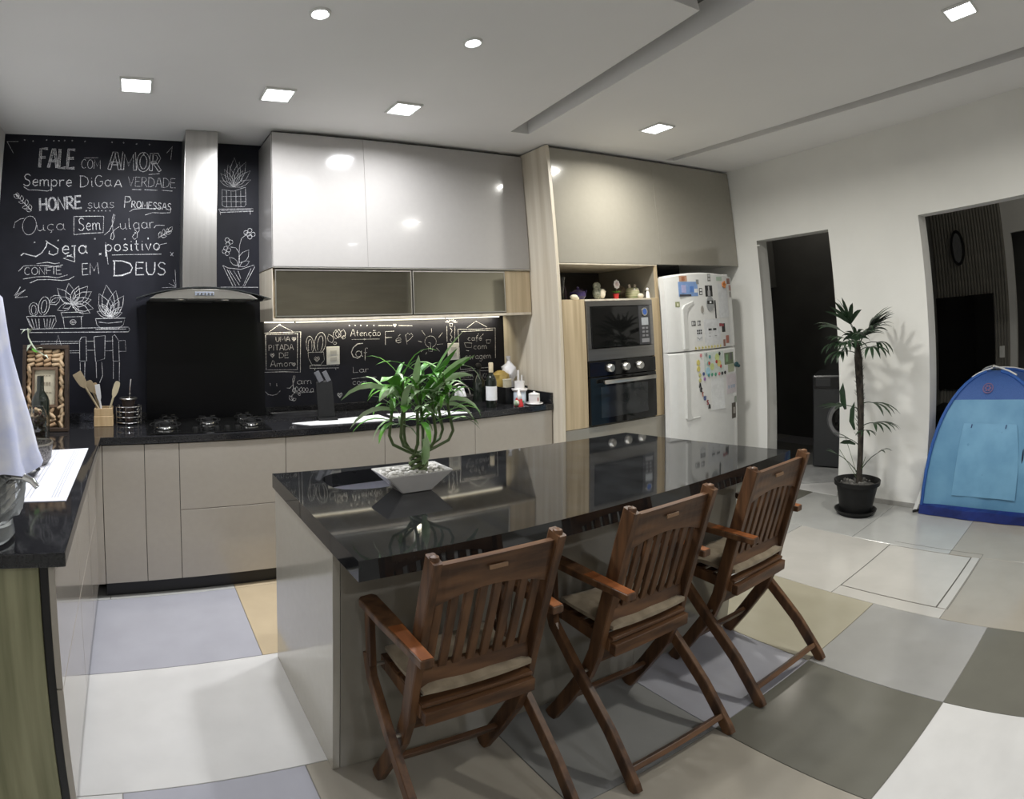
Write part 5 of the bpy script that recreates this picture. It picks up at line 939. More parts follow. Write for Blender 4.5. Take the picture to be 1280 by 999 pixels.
t = thing('paper_box', 'small cream paper box standing in the black crate', 'box', (3.41, -.325, HC+.007)); obj('body', bx(nb(), -.03, .03, -.012, .012, 0, .155, .002), flat('cream card', (.55, .51, .38)), t); obj('lid', bx(nb(), -.031, .031, -.013, .013, .155, .163, .001, 1), flat('cream card2', (.62, .58, .46)), t)
t = thing('plastic_bag', 'knotted white plastic bag in the back of the crate', 'bag', (3.518, -.215, HC+.007)); bm = nb()
lathe(bm, [(0, 0), (.03, .0), (.034, .08), (.036, .14), (.058, .19), (.05, .235), (.022, .265), (.008, .28), (.013, .315), (0, .318)], seg=20)
for v in bm.verts: v.co += Vector((math.sin(v.co.z*55+v.co.y*90), math.cos(v.co.z*65+v.co.x*90), 0))*.010
obj('body', bm, mat('white plastic film', (.70, .69, .70), .4, var=.08, scale=9, bump=.3), t, True)
t = ct('ceramic_canister', 'white ceramic canister stack with two upright sticks', 'canister', 3.455, -.405)
obj('jar', lathe(nb(), [(0, 0), (.042, 0), (.045, .01), (.043, .085), (.04, .09), (0, .09)], seg=28), mat('pale blue ceramic', (.62, .70, .78), .25, var=.03), t, True)
obj('tray', lathe(nb(), [(0, .090), (.050, .090), (.057, .10), (.055, .108), (0, .108)], seg=28), ceramic, t, True); obj('cup', lathe(nb(), [(0, .108), (.034, .108), (.036, .16), (.033, .16), (.030, .115), (0, .112)], seg=24), ceramic, t, True)
for x, h in ((-.012, .235), (.018, .20)): obj('stick', bar(nb(), (x, 0, .115), (x+.004, 0, h), .012, .012), ceramic, t)
t = ct('sugar_pot', 'white ceramic pot with saucer at the counter end', 'pot', 3.515, -.487)
obj('saucer', lathe(nb(), [(0, 0), (.045, 0), (.06, .008), (.058, .012), (.04, .007), (0, .007)], seg=28), ceramic, t, True); obj('pot', lathe(nb(), [(0, .008), (.036, .008), (.039, .02), (.038, .065), (0, .066)], seg=26), ceramic, t, True)
obj('lid', lathe(nb(), [(.039, .066), (.039, .073), (.02, .08), (.008, .082), (.008, .09), (0, .091)], seg=26), ceramic, t, True); obj('keyhole_mark', bx(nb(), -.004, .004, -.0395, -.036, .025, .05), flat('maroon', (.28, .05, .06)), t)
t = ct('christmas_figurine', 'small red and white bearded figurine at the edge of the counter', 'figurine', 3.385, -.48)
obj('coat', lathe(nb(), [(0, 0), (.032, 0), (.028, .03), (.018, .055), (0, .06)], seg=16), red_m, t, True); obj('beard', ball(nb(), -.004, -.012, .062, .018, 1, .7, 1.3, 10), ceramic, t, True); obj('hat', lathe(nb(), [(.016, .075), (.013, .09), (.004, .108), (0, .11)], seg=12), ceramic, t, True)
obj('sack', ball(nb(), -.03, -.012, .022, .022, 1, .8, 1, 10), mat('figurine motley', (.60, .58, .50), .5, col2=(.12, .25, .10), scale=60), t, True); obj('glove', ball(nb(), .02, -.02, .03, .009, seg=8), flat('green', (.08, .28, .18)), t, True)
t = ct('cutlery_basket', 'dark wire basket filled with wrapped white napkins and cutlery', 'basket', 3.02, -.30)
obj('bowl', lathe(nb(), [(0, 0), (.06, 0), (.085, .04), (.095, .085), (.09, .085), (.08, .042), (.056, .006), (0, .006)], seg=26), mat('basket weave', (.03, .028, .026), .6, var=.4, scale=80, bump=.6), t, True)
obj('handle', tube(nb(), [(-.09, 0, .08)] + [(-.088*math.cos(a*PI/10), 0, .08+.085*math.sin(a*PI/10)) for a in range(1, 10)] + [(.09, 0, .08)], .004, 8), alu, t, True)
for k in range(5):
    a = -.8+k*.42; tt = thing('napkin_roll', 'rolled white napkin in the dark wire basket', 'napkin', (3.02+.05*math.sin(a*2), -.31+.03*math.cos(k*2.), HC+.022), k*.7, 'rolled napkins in the basket')
    tt.rotation_euler = (.15*math.sin(k*2), .45*math.sin(a*2), k*.5); obj('roll', lathe(nb(), [(0, 0), (.013, 0), (.015, .06), (.014, .115), (.007, .12), (0, .118)], seg=12), paper_m, tt, True)
# papers, holder and sockets on the back counter
def cloth(name, label, cat, pts, z, m, th=.002, wav=.0):
    bm = nb(); n = 10; top = []
    for i in range(n+1):
        row = []
        for j in range(n+1):
            u, v = i/n, j/n; x = (1-u)*(1-v)*pts[0][0]+u*(1-v)*pts[1][0]+u*v*pts[2][0]+(1-u)*v*pts[3][0]; y_ = (1-u)*(1-v)*pts[0][1]+u*(1-v)*pts[1][1]+u*v*pts[2][1]+(1-u)*v*pts[3][1]
            row.append(bm.verts.new((x, y_, z+th+wav*(1+math.sin(x*31+y_*17))*.5*abs(math.sin(u*PI)*math.sin(v*PI)))))
        top.append(row)
    for i in range(n):
        for j in range(n): bm.faces.new((top[i][j], top[i+1][j], top[i+1][j+1], top[i][j+1]))
    ext = bmesh.ops.extrude_face_region(bm, geom=bm.faces[:]); vs = [v for v in ext['geom'] if isinstance(v, bmesh.types.BMVert)]
    for v in vs: v.co.z = z+.0003
    o = obj(name, bm, m); return tag(o, label, cat)
cloth('place_mat', 'white place mat on the counter beside the black holder', 'mat', [(1.885, -.47), (2.40, -.52), (2.40, -.30), (1.80, -.37)][::1], HC, paper_m, .003)
cloth('paper_sheet', 'white paper sheet on the counter behind the bamboo plant', 'paper', [(2.46, -.50), (2.96, -.53), (2.83, -.36), (2.46, -.30)], HC, paper_m, .002, .004)
t = ct('tablet_stand', 'upright black tablet holder leaning at the chalkboard side of the place mat', 'stand', 2.045, -.325, -.15)
obj('base', bx(nb(), -.065, .055, -.05, .05, .003, .016, .003), black_pl, t); obj('back_plate', bar(nb(), (-.005, .01, .015), (-.012, .055, .235), .105, .012), black_pl, t); obj('clip', bar(nb(), (-.03, .05, .235), (-.06, .058, .30), .035, .012), mat('dull grey', (.10, .10, .11), .6, var=.1), t); obj('clip', bar(nb(), (.02, .05, .235), (-.01, .058, .30), .03, .012), mat('dull grey', (.10, .10, .11), .6, var=.1), t)
t = ct('serving_tray', 'shallow dark tray leaning low on the chalkboard wall behind the mat', 'tray', 1.93, -.05); obj('body', lathe(nb(), [(0, 0), (.17, 0), (.19, .018), (.185, .018), (.168, .004), (0, .004)], seg=32, sx=1, sy=.15), mat('tray grey', (.09, .09, .095), .3, .3, var=.1), t, True)
def socket(x, z, label, w=.094, h=.124):
    t = thing('wall_socket', label, 'socket', (x, -.002, z), 0, 'white wall sockets on the chalkboard')
    obj('plate', bx(nb(), -w/2, w/2, -.010, 0, -h/2, h/2, .003), white_pl, t)
    for k in (-1, 1): obj('outlet', bx(nb(), -.024, .024, -.0125, -.010, k*.022-.014, k*.022+.014, .004), mat('socket grey', (.52, .52, .50), .4, var=.02), t)
socket(2.203, 1.279, 'white wall socket plate below the chalk butterfly, left one'); socket(3.166, 1.264, 'white wall socket plate beside the right chalk frame', .096, .126)

# ================================================================ utensils and mate stand, left back corner
t = ct('utensil_holder', 'square light wood holder with wooden utensils', 'holder', .692, -.165)
f = nb(); hw = .056
for q in ((-hw, hw, -hw, -hw+.008), (-hw, hw, hw-.008, hw), (-hw, -hw+.008, -hw+.008, hw-.008), (hw-.008, hw, -hw+.008, hw-.008)): bx(f, *q, 0, .062, .002, 1)
for q in ((-hw+.002, hw-.002, -hw+.002, -hw+.01), (-hw+.002, hw-.002, hw-.01, hw-.002), (-hw+.002, -hw+.01, -hw+.01, hw-.01), (hw-.01, hw-.002, -hw+.01, hw-.01)): bx(f, *q, .062, .108, .002, 1)
bx(f, -hw+.008, hw-.008, -hw+.008, hw-.008, 0, .006); obj('box', f, pine, t)
def utensil(name, label, base, top, hw_, head, m, k):
    t = thing(name, label, 'utensil', base, 0, 'wooden utensils in the square holder'); p = Vector((0, 0, 0)); q = Vector(top)-Vector(base); d = q.normalized(); L = q.length
    b = nb(); tube(b, [p, p+d*(L-head)], [.006, .0065], 8); obj('handle', b, m, t, True)
    b = nb(); s = Vector((1, 0, 0)); s = (s-d*s.dot(d)).normalized(); n = d.cross(s); V = []
    prof = ((0, .3), (.15, .7), (.4, 1), (.75, 1), (.93, .8), (1, .45)) if k == 's' else ((0, .35), (.2, .85), (.5, 1), (.9, 1.05), (1, 1))
    for u, w_ in prof:
        c = p+d*(L-head+head*u); V.append([b.verts.new(c+s*hw_*w_*sx_+n*.003*sy_) for sx_, sy_ in ((1, 1), (-1, 1), (-1, -1), (1, -1))])
    for a, b_ in zip(V, V[1:]):
        for i in range(4): b.faces.new((a[i], a[(i+1) % 4], b_[(i+1) % 4], b_[i]))
    b.faces.new(V[0]); b.faces.new(V[-1]); obj('head', b, m, t)
z0 = HC+.008
utensil('wooden_spatula', 'broad wooden spatula leaning far left out of the holder', (.72, -.19, z0), (.535, -.20, 1.215), .026, .10, mat('aged wood', (.40, .32, .20), .6, var=.15, scale=12), 'f')
utensil('wooden_spoon', 'brown wooden spoon leaning left in the holder', (.71, -.16, z0), (.60, -.17, 1.165), .022, .075, mat('aged wood', (.40, .32, .20), .6, var=.15, scale=12), 's')
utensil('wooden_fork', 'pale wooden spoon standing near the middle of the holder', (.70, -.14, z0), (.635, -.15, 1.15), .016, .08, pine, 's')
utensil('white_spatula', 'white flat spatula standing in the middle of the holder', (.69, -.185, z0), (.655, -.195, 1.145), .014, .10, paper_m, 'f')
utensil('wooden_turner', 'pale wooden turner leaning right in the holder', (.70, -.17, z0), (.778, -.175, 1.16), .018, .10, mat('light turner wood', (.62, .54, .36), .6, var=.1, scale=12), 's')
t = ct('wire_rack', 'round chromed wire rack beside the utensil holder', 'rack', .84, -.13)
for k, z in enumerate((.012, .045, .078, .108)):
    R_ = .075 if k < 3 else .082; bm = nb(); pts = [(R_*math.cos(i*PI/12), R_*.8*math.sin(i*PI/12), z) for i in range(25)]; tube(bm, pts, .0032, 6, False); obj('wire_ring', bm, chrome, t, True)
for k in range(6): a = k*PI/3+.3; obj('wire_post', tube(nb(), [(.075*math.cos(a), .06*math.sin(a), 0), (.078*math.cos(a), .062*math.sin(a), .108)], .0028, 6), chrome, t)
obj('base_plate', lathe(nb(), [(0, .010), (.074, .010), (.074, .014), (0, .014)], seg=24, sy=.8), black_pl, t, True)
t = thing('mate_gourd', 'dark mate gourd with a metal rim standing in the wire rack', 'cup', (.838, -.13, HC+.0145))
obj('body', lathe(nb(), [(0, 0), (.025, 0), (.032, .03), (.034, .08), (.038, .11), (.045, .138), (.040, .138), (.033, .11), (0, .10)], seg=24), mat('dark leather', (.05, .035, .03), .5, var=.3, scale=20), t, True)
obj('rim', lathe(nb(), [(.040, .136), (.052, .136), (.055, .141), (.052, .145), (.038, .145)], seg=28), alu, t, True)
st = thing('metal_straw', 'silver drinking straw standing in the mate gourd', 'straw', (.845, -.13, HC+.12)); obj('tube', tube(nb(), [(-.004, 0, 0), (.004, 0, .10), (.010, 0, .152)], [.003, .0032, .005], 8), chrome, st, True); obj('collar', ball(nb(), .002, 0, .062, .007, seg=10), chrome, st, True)

# ================================================================ left counter
CG = 'wine corks glued in the framed picture'
t = ct('cork_picture', 'dark wood box picture filled with wine corks around a printed card', 'picture', .375, -.33, -.0)
t.rotation_euler = (math.radians(-3), 0, 0)
f = nb(); w2, hh = .128, .485
for q in ((-w2, w2, 0, .022), (-w2, w2, hh-.022, hh), (-w2, -w2+.02, .022, hh-.022), (w2-.02, w2, .022, hh-.022)): bx(f, q[0], q[1], -.03, .03, q[2], q[3], .002, 1)
obj('frame', f, mat('dark brown wood', (.045, .028, .018), .5, var=.3, scale=14), t); obj('backing', bx(nb(), -w2+.021, w2-.021, .015, .022, .023, hh-.023), flat('tan board', (.28, .20, .12)), t)
inn = nb()
for q in ((-.075, .068, .135, .150), (-.075, .068, .345, .360), (-.075, -.062, .15, .345), (.055, .068, .15, .345)): bx(inn, q[0], q[1], -.022, .0, q[2], q[3], .001, 1)
obj('inner_frame', inn, mat('brown slat', (.16, .10, .06), .6, var=.2, scale=14), t); cd = obj('printed_card', bx(nb(), -.061, .054, -.010, -.006, .151, .344), flat('parchment', (.60, .54, .40)), t)
for z, a, b in ((.31, -.035, .03), (.265, -.03, .03), (.258, -.03, .03), (.215, -.04, .035), (.185, -.03, .02)): 
    for q in range(4): obj('print_line', bx(nb(), a+q*(b-a)/4+.002, a+(q+1)*(b-a)/4-.003, -.0115, -.010, z, z+(.012 if z in (.265,) else .005)), flat('faded ink', (.30, .25, .18)), cd)
ck = nb(); lathe(ck, [(0, -.022), (.010, -.022), (.0112, -.02), (.0112, .02), (.010, .022), (0, .022)], seg=10); cme = bpy.data.meshes.new('cork'); ck.to_mesh(cme); ck.free(); cme.polygons.foreach_set('use_smooth', [True]*len(cme.polygons)); cme.set_sharp_from_angle(angle=math.radians(38)); cme.materials.append(cork_m)
cme2 = cme.copy(); cme2.materials.clear(); cme2.materials.append(cork_l); cme3 = cme.copy(); cme3.materials.clear(); cme3.materials.append(cork_r)
rnd = random.Random(3); spots = []
for z in (.375, .40, .425, .448): spots += [(x, z, 1.35+rnd.uniform(-.3, .3)) for x in (-.082, -.036, .012, .058)]
for z in (.035, .062, .09, .117): spots += [(x, z, rnd.choice((1.2, 1.9, .5, 2.4))) for x in (-.085, -.045, -.005, .035)]
for k in range(17): spots.append((.088+rnd.uniform(-.004, .004), .04+k*.0245, rnd.choice((.3, -.4, .1, 1.0, 2.6))))
for k in range(8): spots.append((-.092, .15+k*.028, rnd.choice((.3, -.4, .1))))
for x, z, a in spots: mobj('cork', rnd.choice((cme, cme2, cme2)), t, (x, -.010+rnd.uniform(-.006, .004), z), (0, a, 0))
obj('ivy_leaf', lathe(nb(), [(0, 0), (.02, 0), (.02, .002), (0, .002)], seg=8, sy=.5), leaf_m, t, loc=(-.06, -.03, hh-.03), rot=(1.2, .5, 0))
t = thing('ivy_sprig', 'pale green and white artificial sprig hanging over the cork frame', 'sprig', (.30, -.365, HC+.46))
obj('stem', tube(nb(), [(-.02, -.005, .12), (-.015, -.008, .07), (.005, -.012, .03), (.03, -.014, .0), (.075, -.012, -.03)], [.003, .004, .005, .004, .002], 7), mat('pale stem', (.50, .55, .42), .6, var=.1), t, True)
def leaf_mesh(pts, w, m, name='leaf', parent=None, fold=.25, side=None):
    """curved strip leaf along pts, width profile from w"""
    pts = [Vector(p) for p in pts]; n = len(pts); b = nb(); rows = []
    for i, p in enumerate(pts):
        t_ = (pts[min(i+1, n-1)]-pts[max(i-1, 0)]).normalized(); s = Vector(side) if side is not None else t_.cross(Vector((0, 0, 1)))
        if s.length < .05: s = t_.cross(Vector((1, 0, 0)))
        s = (s-t_*s.dot(t_)).normalized(); u = s.cross(t_); k = i/(n-1); wd_ = w*max(.04, math.sin(PI*min(1, k*.86+.10))**.8*(1 if k < .97 else .35))
        if i == n-1: wd_ = w*.03
        rows.append((b.verts.new(p+s*wd_+u*wd_*fold), b.verts.new(p), b.verts.new(p-s*wd_+u*wd_*fold)))
    for a, c in zip(rows, rows[1:]): b.faces.new((a[0], a[1], c[1], c[0])); b.faces.new((a[1], a[2], c[2], c[1]))
    return obj(name, b, m, parent, True)
for p0, p1 in (((-.02, 0, .11), (-.055, -.02, .085)), ((-.015, 0, .09), (.02, -.01, .125)), ((0, 0, .03), (-.02, -.02, -.01)), ((.03, -.01, 0), (.07, -.02, .01)), ((.07, -.01, -.03), (.10, -.02, -.05))):
    a, b_ = Vector(p0), Vector(p1); leaf_mesh([a, a.lerp(b_, .35)+Vector((0, -.006, .008)), a.lerp(b_, .7)+Vector((0, -.006, .004)), b_], .014, mat('pale leaf', (.55, .62, .50), .5, var=.15), 'leaf', t)
t = ct('dark_bottle', 'dark bottle standing behind the jar in front of the cork frame', 'bottle', .37, -.47)
obj('body', lathe(nb(), [(0, 0), (.045, 0), (.048, .02), (.048, .19), (.040, .215), (.020, .245), (.018, .325), (0, .326)], seg=28), bottle_g, t, True)
t = ct('cork_jar', 'clear round jar full of wine corks on the left counter', 'jar', .375, -.62)
obj('jar_glass', lathe(nb(), [(0, 0), (.05, 0), (.058, .02), (.060, .11), (.050, .155), (.036, .175), (.040, .185), (.037, .185), (.033, .175), (.047, .153), (.057, .11), (.055, .021), (.048, .004), (0, .004)], seg=28), glass_m, t, True)
for k in range(46):
    a = rnd.uniform(0, 6.28); r = math.sqrt(rnd.random())*.034; z = .018+.148*(k/46); r *= 1 if z < .12 else .6
    c = mobj('jar_cork', rnd.choice((cme, cme2, cme3)), None, (.375+r*math.cos(a), -.62+r*math.sin(a), HC+z), (rnd.uniform(0, 3), rnd.uniform(0, 3), rnd.uniform(0, 3))); c.scale = (.82, .82, .82)
    tag(c, 'used wine cork inside the clear round jar', 'cork', 'wine corks in the jar')
t = ct('mesh_basket', 'grey perforated metal basket behind the drink dispenser', 'basket', .445, -1.10)
obj('body', lathe(nb(), [(0, 0), (.055, 0), (.075, .03), (.082, .09), (.079, .093), (.072, .032), (.053, .004), (0, .004)], seg=28), mat('punched metal', (.30, .28, .26), .35, .8, col2=(.05, .05, .05), scale=160, bump=.5), t, True)
obj('rim', lathe(nb(), [(.079, .09), (.084, .092), (.084, .099), (.079, .099)], seg=28), alu, t, True)
t = thing('steel_scourer', 'crinkled dark foil lump beside the mesh basket', 'foil', (.43, -1.30, HC+.003)); bm = nb(); lathe(bm, [(0, 0), (.06, 0), (.075, .02), (.06, .045), (.03, .06), (0, .062)], seg=24)
for v in bm.verts: v.co += Vector((math.sin(v.co.y*140), math.cos(v.co.x*150), abs(math.sin(v.co.x*90+v.co.y*120))*1.2))*.006
obj('body', bm, mat('dark foil', (.10, .10, .10), .3, .8, var=.5, scale=60, bump=.6), t, True)
o = cloth('tea_towel', 'white cloth with fine grey stripes spread on the left counter', 'cloth', [(.30, -1.625), (.645, -1.62), (.652, -.80), (.30, -.86)], HC, mat('white towel', (.74, .74, .80), .9, var=.03, scale=40, bump=.2), .0025)
for x in (.50, .515, .59, .60, .61):
    obj('printed_stripe', bx(nb(), x, x+.003, -1.58, -.84, HC+.0026, HC+.0032), flat('stripe grey', (.45, .46, .52)), o)

# glass drink dispenser with tap, under a cloth
DX, DY = .435, -1.945
t = ct('drink_dispenser', 'cut glass drink dispenser with a chrome tap at the counter end', 'dispenser', DX, DY)
obj('glass_foot', lathe(nb(), [(0, 0), (.095, 0), (.105, .012), (.100, .055), (.110, .07), (.0, .07)], seg=36), cut_glass, t, True)
bm = nb(); N = 30; RW = 16; rows = []
for i in range(RW+1):
    z = .075 + i*.0145; r0 = .118+.014*math.sin(PI*i/RW); row = []
    for k in range(N): row.append(bm.verts.new(((r0+(.011 if (k+i) % 2 else -.006))*math.cos(2*PI*k/N), (r0+(.011 if (k+i) % 2 else -.006))*math.sin(2*PI*k/N), z)))
    rows.append(row)
for a, b_ in zip(rows, rows[1:]):
    for k in range(N): bm.faces.new((a[k], a[(k+1) % N], b_[(k+1) % N])); bm.faces.new((a[k], b_[(k+1) % N], b_[k]))
inner = [[bm.verts.new((r_*math.cos(2*PI*k/N), r_*math.sin(2*PI*k/N), z)) for k in range(N)] for r_, z in ((.105, .307), (.105, .085))]
rows2 = [rows[-1], inner[0], inner[1]]
for a, b_ in zip(rows2, rows2[1:]):
    for k in range(N): bm.faces.new((a[k], a[(k+1) % N], b_[(k+1) % N], b_[k]))
bm.faces.new(inner[1]); bm.faces.new(rows[0][::-1]); obj('glass_body', bm, cut_glass, t)
obj('upper_jar', lathe(nb(), [(0, .315), (.110, .315), (.105, .45), (.075, .60), (.05, .66), (0, .665)], seg=28), white_pl, t, True)
tp = nb(); tube(tp, [(.120, -.0, .195), (.145, -.0, .195), (.178, -.0, .194)], [.014, .010, .010], 12); tube(tp, [(.176, 0, .196), (.198, .004, .188), (.214, .006, .172)], [.010, .009, .008], 10); bmesh.ops.rotate(tp, verts=tp.verts[:], matrix=Matrix.Rotation(-.5, 3, 'Z')); ta = obj('tap', tp, chrome, t, True)
obj('tap_lever', bx(nb(), .138, .162, -.012, .012, .224, .252, .005), chrome, ta, True); obj('tap_flange', tube(nb(), [(.104, -.057, .195), (.113, -.062, .195)], .024, 16), chrome, ta, True)
bm = nb(); NS = 44; prof = [(0, .705), (.05, .70), (.075, .675), (.087, .60), (.10, .52), (.125, .42), (.148, .33), (.165, .24), (.176, .205)]
lathe(bm, prof[1:], seg=NS); 
for v in bm.verts:
    r = math.hypot(v.co.x, v.co.y); a = math.atan2(v.co.y, v.co.x); k = (0.705-v.co.z)/.5; f_ = 1+.07*k*math.sin(a*9+1)+.04*k*math.sin(a*4)
    v.co.x *= f_; v.co.y *= f_; v.co.z += .012*k*math.sin(a*5)
top = bm.verts.new((0, 0, .708)); ring = sorted([v for v in bm.verts if v.co.z > .69 and v is not top], key=lambda v: math.atan2(v.co.y, v.co.x))
for a, b_ in zip(ring, ring[1:]+ring[:1]): bm.faces.new((a, b_, top))
bmesh.ops.recalc_face_normals(bm, faces=bm.faces[:]); bmesh.ops.solidify(bm, geom=bm.faces[:], thickness=.002)
o = obj('draped_cloth', bm, mat('bluish cloth', (.80, .80, .84), .9, col2=(.56, .60, .80), scale=9, bump=.25, contrast=(.4, .7)), None, True, loc=(DX, DY, HC)); tag(o, 'white cloth with blue tint draped over the drink dispenser', 'cloth')

# ================================================================ lucky bamboo on the island
PX, PY = 1.905, -1.665
t = thing('lucky_bamboo', 'braided lucky bamboo in a white tapered pot on the island', 'plant', (PX, PY, HI))
bm = nb(); V = []
for hx, hy, z in ((.062, .042, 0), (.142, .075, .078), (.136, .070, .078), (.075, .045, .03)): V.append([bm.verts.new((a*hx, b*hy, z)) for a, b in ((-1, -1), (1, -1), (1, 1), (-1, 1))])
bm.faces.new(V[0][::-1]); bm.faces.new(V[3])
for a, b in zip(V, V[1:]):
    for k in range(4): bm.faces.new((a[k], a[(k+1) % 4], b[(k+1) % 4], b[k]))
bmesh.ops.bevel(bm, geom=bm.edges[:], offset=.003, segments=2, affect='EDGES'); obj('pot', bm, ceramic, t)
bm = nb(); rnd = random.Random(5)
for k in range(150):
    x, y = rnd.uniform(-.122, .122), rnd.uniform(-.058, .058); b2 = nb(); bmesh.ops.create_icosphere(b2, subdivisions=2, radius=rnd.uniform(.006, .010)); _merge(bm, b2, Matrix.Translation((x, y, .066+rnd.uniform(0, .010))) @ Matrix.Rotation(k, 4, 'Z') @ Matrix.Diagonal((1.3, 1, .7, 1)))
pb = obj('pebbles', bm, pebble_m, t, True); pb['kind'] = 'stuff'
def arcpts(p, d, L, droop, n=7, curl=0.):
    out = [Vector(p)]; d = Vector(d).normalized(); step = L/(n-1)
    for i in range(n-1):
        out.append(out[-1]+d*step); d = (d + Vector((0, 0, -droop/n))*(1+i*.5) + Vector((curl, 0, 0))/n).normalized()
    return out
stems = []
for k in range(4):      # the woven foot
    ph = k*PI/2; pts = [(.030+.036*math.cos(ph+i*.62)*(1-.35*abs(i-5)/5), .022*math.sin(ph+i*.62), .055+i*.009) for i in range(9)]
    obj('stem', tube(nb(), pts, .0075, 8), stem_m, t, True); stems.append(Vector(pts[-1]))
ends = [(-.10, .01), (-.075, -.03), (-.035, .03), (-.01, -.03), (.04, .03), (.065, -.02), (.115, .02), (.135, -.02)]
tips = []
for k, (ex, ey) in enumerate(ends):
    s = stems[k % 4]; ex2 = ex+.02; top = .40+.05*math.sin(k*2.1)
    pts = [s, s.lerp(Vector((ex2*1.1, ey, .185)), .45)+Vector((0, 0, -.004)), s.lerp(Vector((ex2*1.1, ey, .185)), .9), Vector((ex2*1.12, ey, .215)), Vector((ex2*1.0, ey, .29)), Vector((ex2*.95, ey, .35)), Vector((ex2*.85, ey*.9, top))]
    obj('stem', tube(nb(), pts, [.0065, .006, .006, .006, .006, .005, .004], 8), stem_m, t, True); tips.append(pts)
k = 0
for pts in tips:
    for j in range(17):
        u = .40+.60*j/16; f = u*(len(pts)-1); i = min(len(pts)-2, int(f)); p = Vector(pts[i]).lerp(Vector(pts[i+1]), f-i)
        if p.z < .25: continue
        a = k*2.4+rnd.uniform(-.4, .4); up = rnd.uniform(.1, 1.0) if j < 7 else rnd.uniform(.7, 2.2)
        d = Vector((math.cos(a)*1.45, math.sin(a)*.8, up)); L = rnd.uniform(.12, .21)
        side = None
        leaf_mesh(arcpts(p, d, L, rnd.uniform(.5, 2.0)), rnd.uniform(.007, .014), leaf_l if rnd.random() < .36 else leaf_m, 'leaf', t)
        k += 1
T0 = Vector((.01, 0, .40))
for d, L, w, dr, m in (((-.02, -.3, 1), .16, .020, .3, leaf_l), ((.62, -.05, 1.05), .30, .007, .35, leaf_l), ((1.0, -.2, .75), .20, .013, .6, leaf_l), ((-1, -.1, .55), .26, .010, .9, leaf_l), ((-1, -.2, .30), .24, .009, .9, leaf_l), ((1, -.2, .50), .24, .009, 1.1, leaf_l),
                       ((1.0, .1, .95), .27, .010, .5, leaf_l), ((.55, -.3, .9), .22, .022, .2, leaf_m), ((.85, -.3, .8), .24, .018, .2, leaf_m), ((-.6, -.4, .8), .20, .020, .9, leaf_m), ((-.35, -.5, .4), .14, .022, .9, leaf_m), ((-.75, -.4, .55), .16, .020, 1.2, leaf_l), ((1, -.1, .25), .22, .008, 1.0, leaf_l)):
    leaf_mesh(arcpts(T0+Vector((d[0]*.07, 0, -.03-.06*(d[2] < .52))), d, L, dr), w, m, 'leaf', t, side=(.35, -.0, 1) if abs(d[0]) > .9 else (1, .3, 0))
leaf_mesh([(.035, -.03, .10), (.030, -.045, .14), (.032, -.052, .18), (.040, -.045, .23)], .017, leaf_l, 'leaf', t, side=(1, 0, 0)); leaf_mesh([(.03, -.04, .20), (.035, -.055, .17), (.035, -.055, .13), (.03, -.045, .10)], .016, leaf_l, 'leaf', t, side=(1, 0, 0))
leaf_mesh(arcpts((.16, 0, .27), (1, -.1, .5), .16, 1.6), .006, leaf_m, 'leaf', t)

# ================================================================ potted palm by the right wall
QX, QY = 5.52, -1.735
t = thing('potted_palm', 'tall thin lady palm in a black plastic pot by the white wall', 'plant', (QX, QY, .0))
obj('saucer', lathe(nb(), [(0, 0), (.125, 0), (.152, .030), (.155, .038), (.148, .038), (.12, .008), (0, .008)], seg=36), black_pl, t, True)
obj('pot', lathe(nb(), [(0, .009), (.115, .009), (.128, .10), (.150, .215), (.165, .215), (.168, .245), (.160, .247), (.150, .235), (.138, .205), (0, .20)], seg=40), black_pl, t, True)
sl = nb(); lathe(sl, [(.139, .206), (.10, .215), (.04, .222), (0, .225)], seg=24); obj('soil', sl, soil_m, t, True)
bm = nb(); rnd = random.Random(11)
for k in range(46):
    a = rnd.uniform(0, 6.28); r = rnd.uniform(.02, .125); b2 = nb(); bmesh.ops.create_icosphere(b2, subdivisions=1, radius=rnd.uniform(.008, .016)); _merge(bm, b2, Matrix.Translation((r*math.cos(a), r*math.sin(a), .222)))
g_ = obj('gravel', bm, mat('grey gravel', (.12, .115, .105), .9, var=.5, scale=20), t); g_['kind'] = 'stuff'
TR = [(0, -.01, .21), (.0, -.012, .40), (0, -.010, .60), (0, -.006, .80), (0, 0, .95), (0, .004, 1.10), (0, .008, 1.22)]
obj('trunk', tube(nb(), TR, [.022, .020, .021, .024, .026, .028, .016], 12), bark_m, t, True)
bm = nb()
for k in range(120):
    z = rnd.uniform(.55, 1.2); a = rnd.uniform(0, 6.28); p = Vector((math.cos(a)*.022, math.sin(a)*.022, z)); tube(bm, [p, p+Vector((math.cos(a)*.016, math.sin(a)*.016, .022))], [.0022, .0006], 3)
fb = obj('trunk_fibres', bm, bark_m, t); fb['kind'] = 'stuff'
def fan(p, d, pet, n, L, w, spread, droop):
    p = Vector(p); d = Vector(d).normalized(); pts = arcpts(p, d, pet, .5, 5); obj('leaf_stalk', tube(nb(), pts, [.0038, .0034, .003, .0028, .0024], 5), palm_m, t, True)
    q = pts[-1]; dd = (pts[-1]-pts[-2]).normalized(); side = dd.cross(Vector((0, 0, 1))).normalized()
    if side.length < .1: side = Vector((0, 1, 0))
    for i in range(n):
        a = (i/(n-1)-.5)*spread; v = dd*math.cos(a)+side*math.sin(a)+Vector((0, 0, .12)); leaf_mesh(arcpts(q, v, L*(1-.25*abs(a)/spread)*rnd.uniform(.88, 1.08), droop, 6), w*rnd.uniform(.85, 1.1), palm_m, 'leaf', t, .3, side=v.cross(dd.cross(side)) if abs(a) > .05 else side)
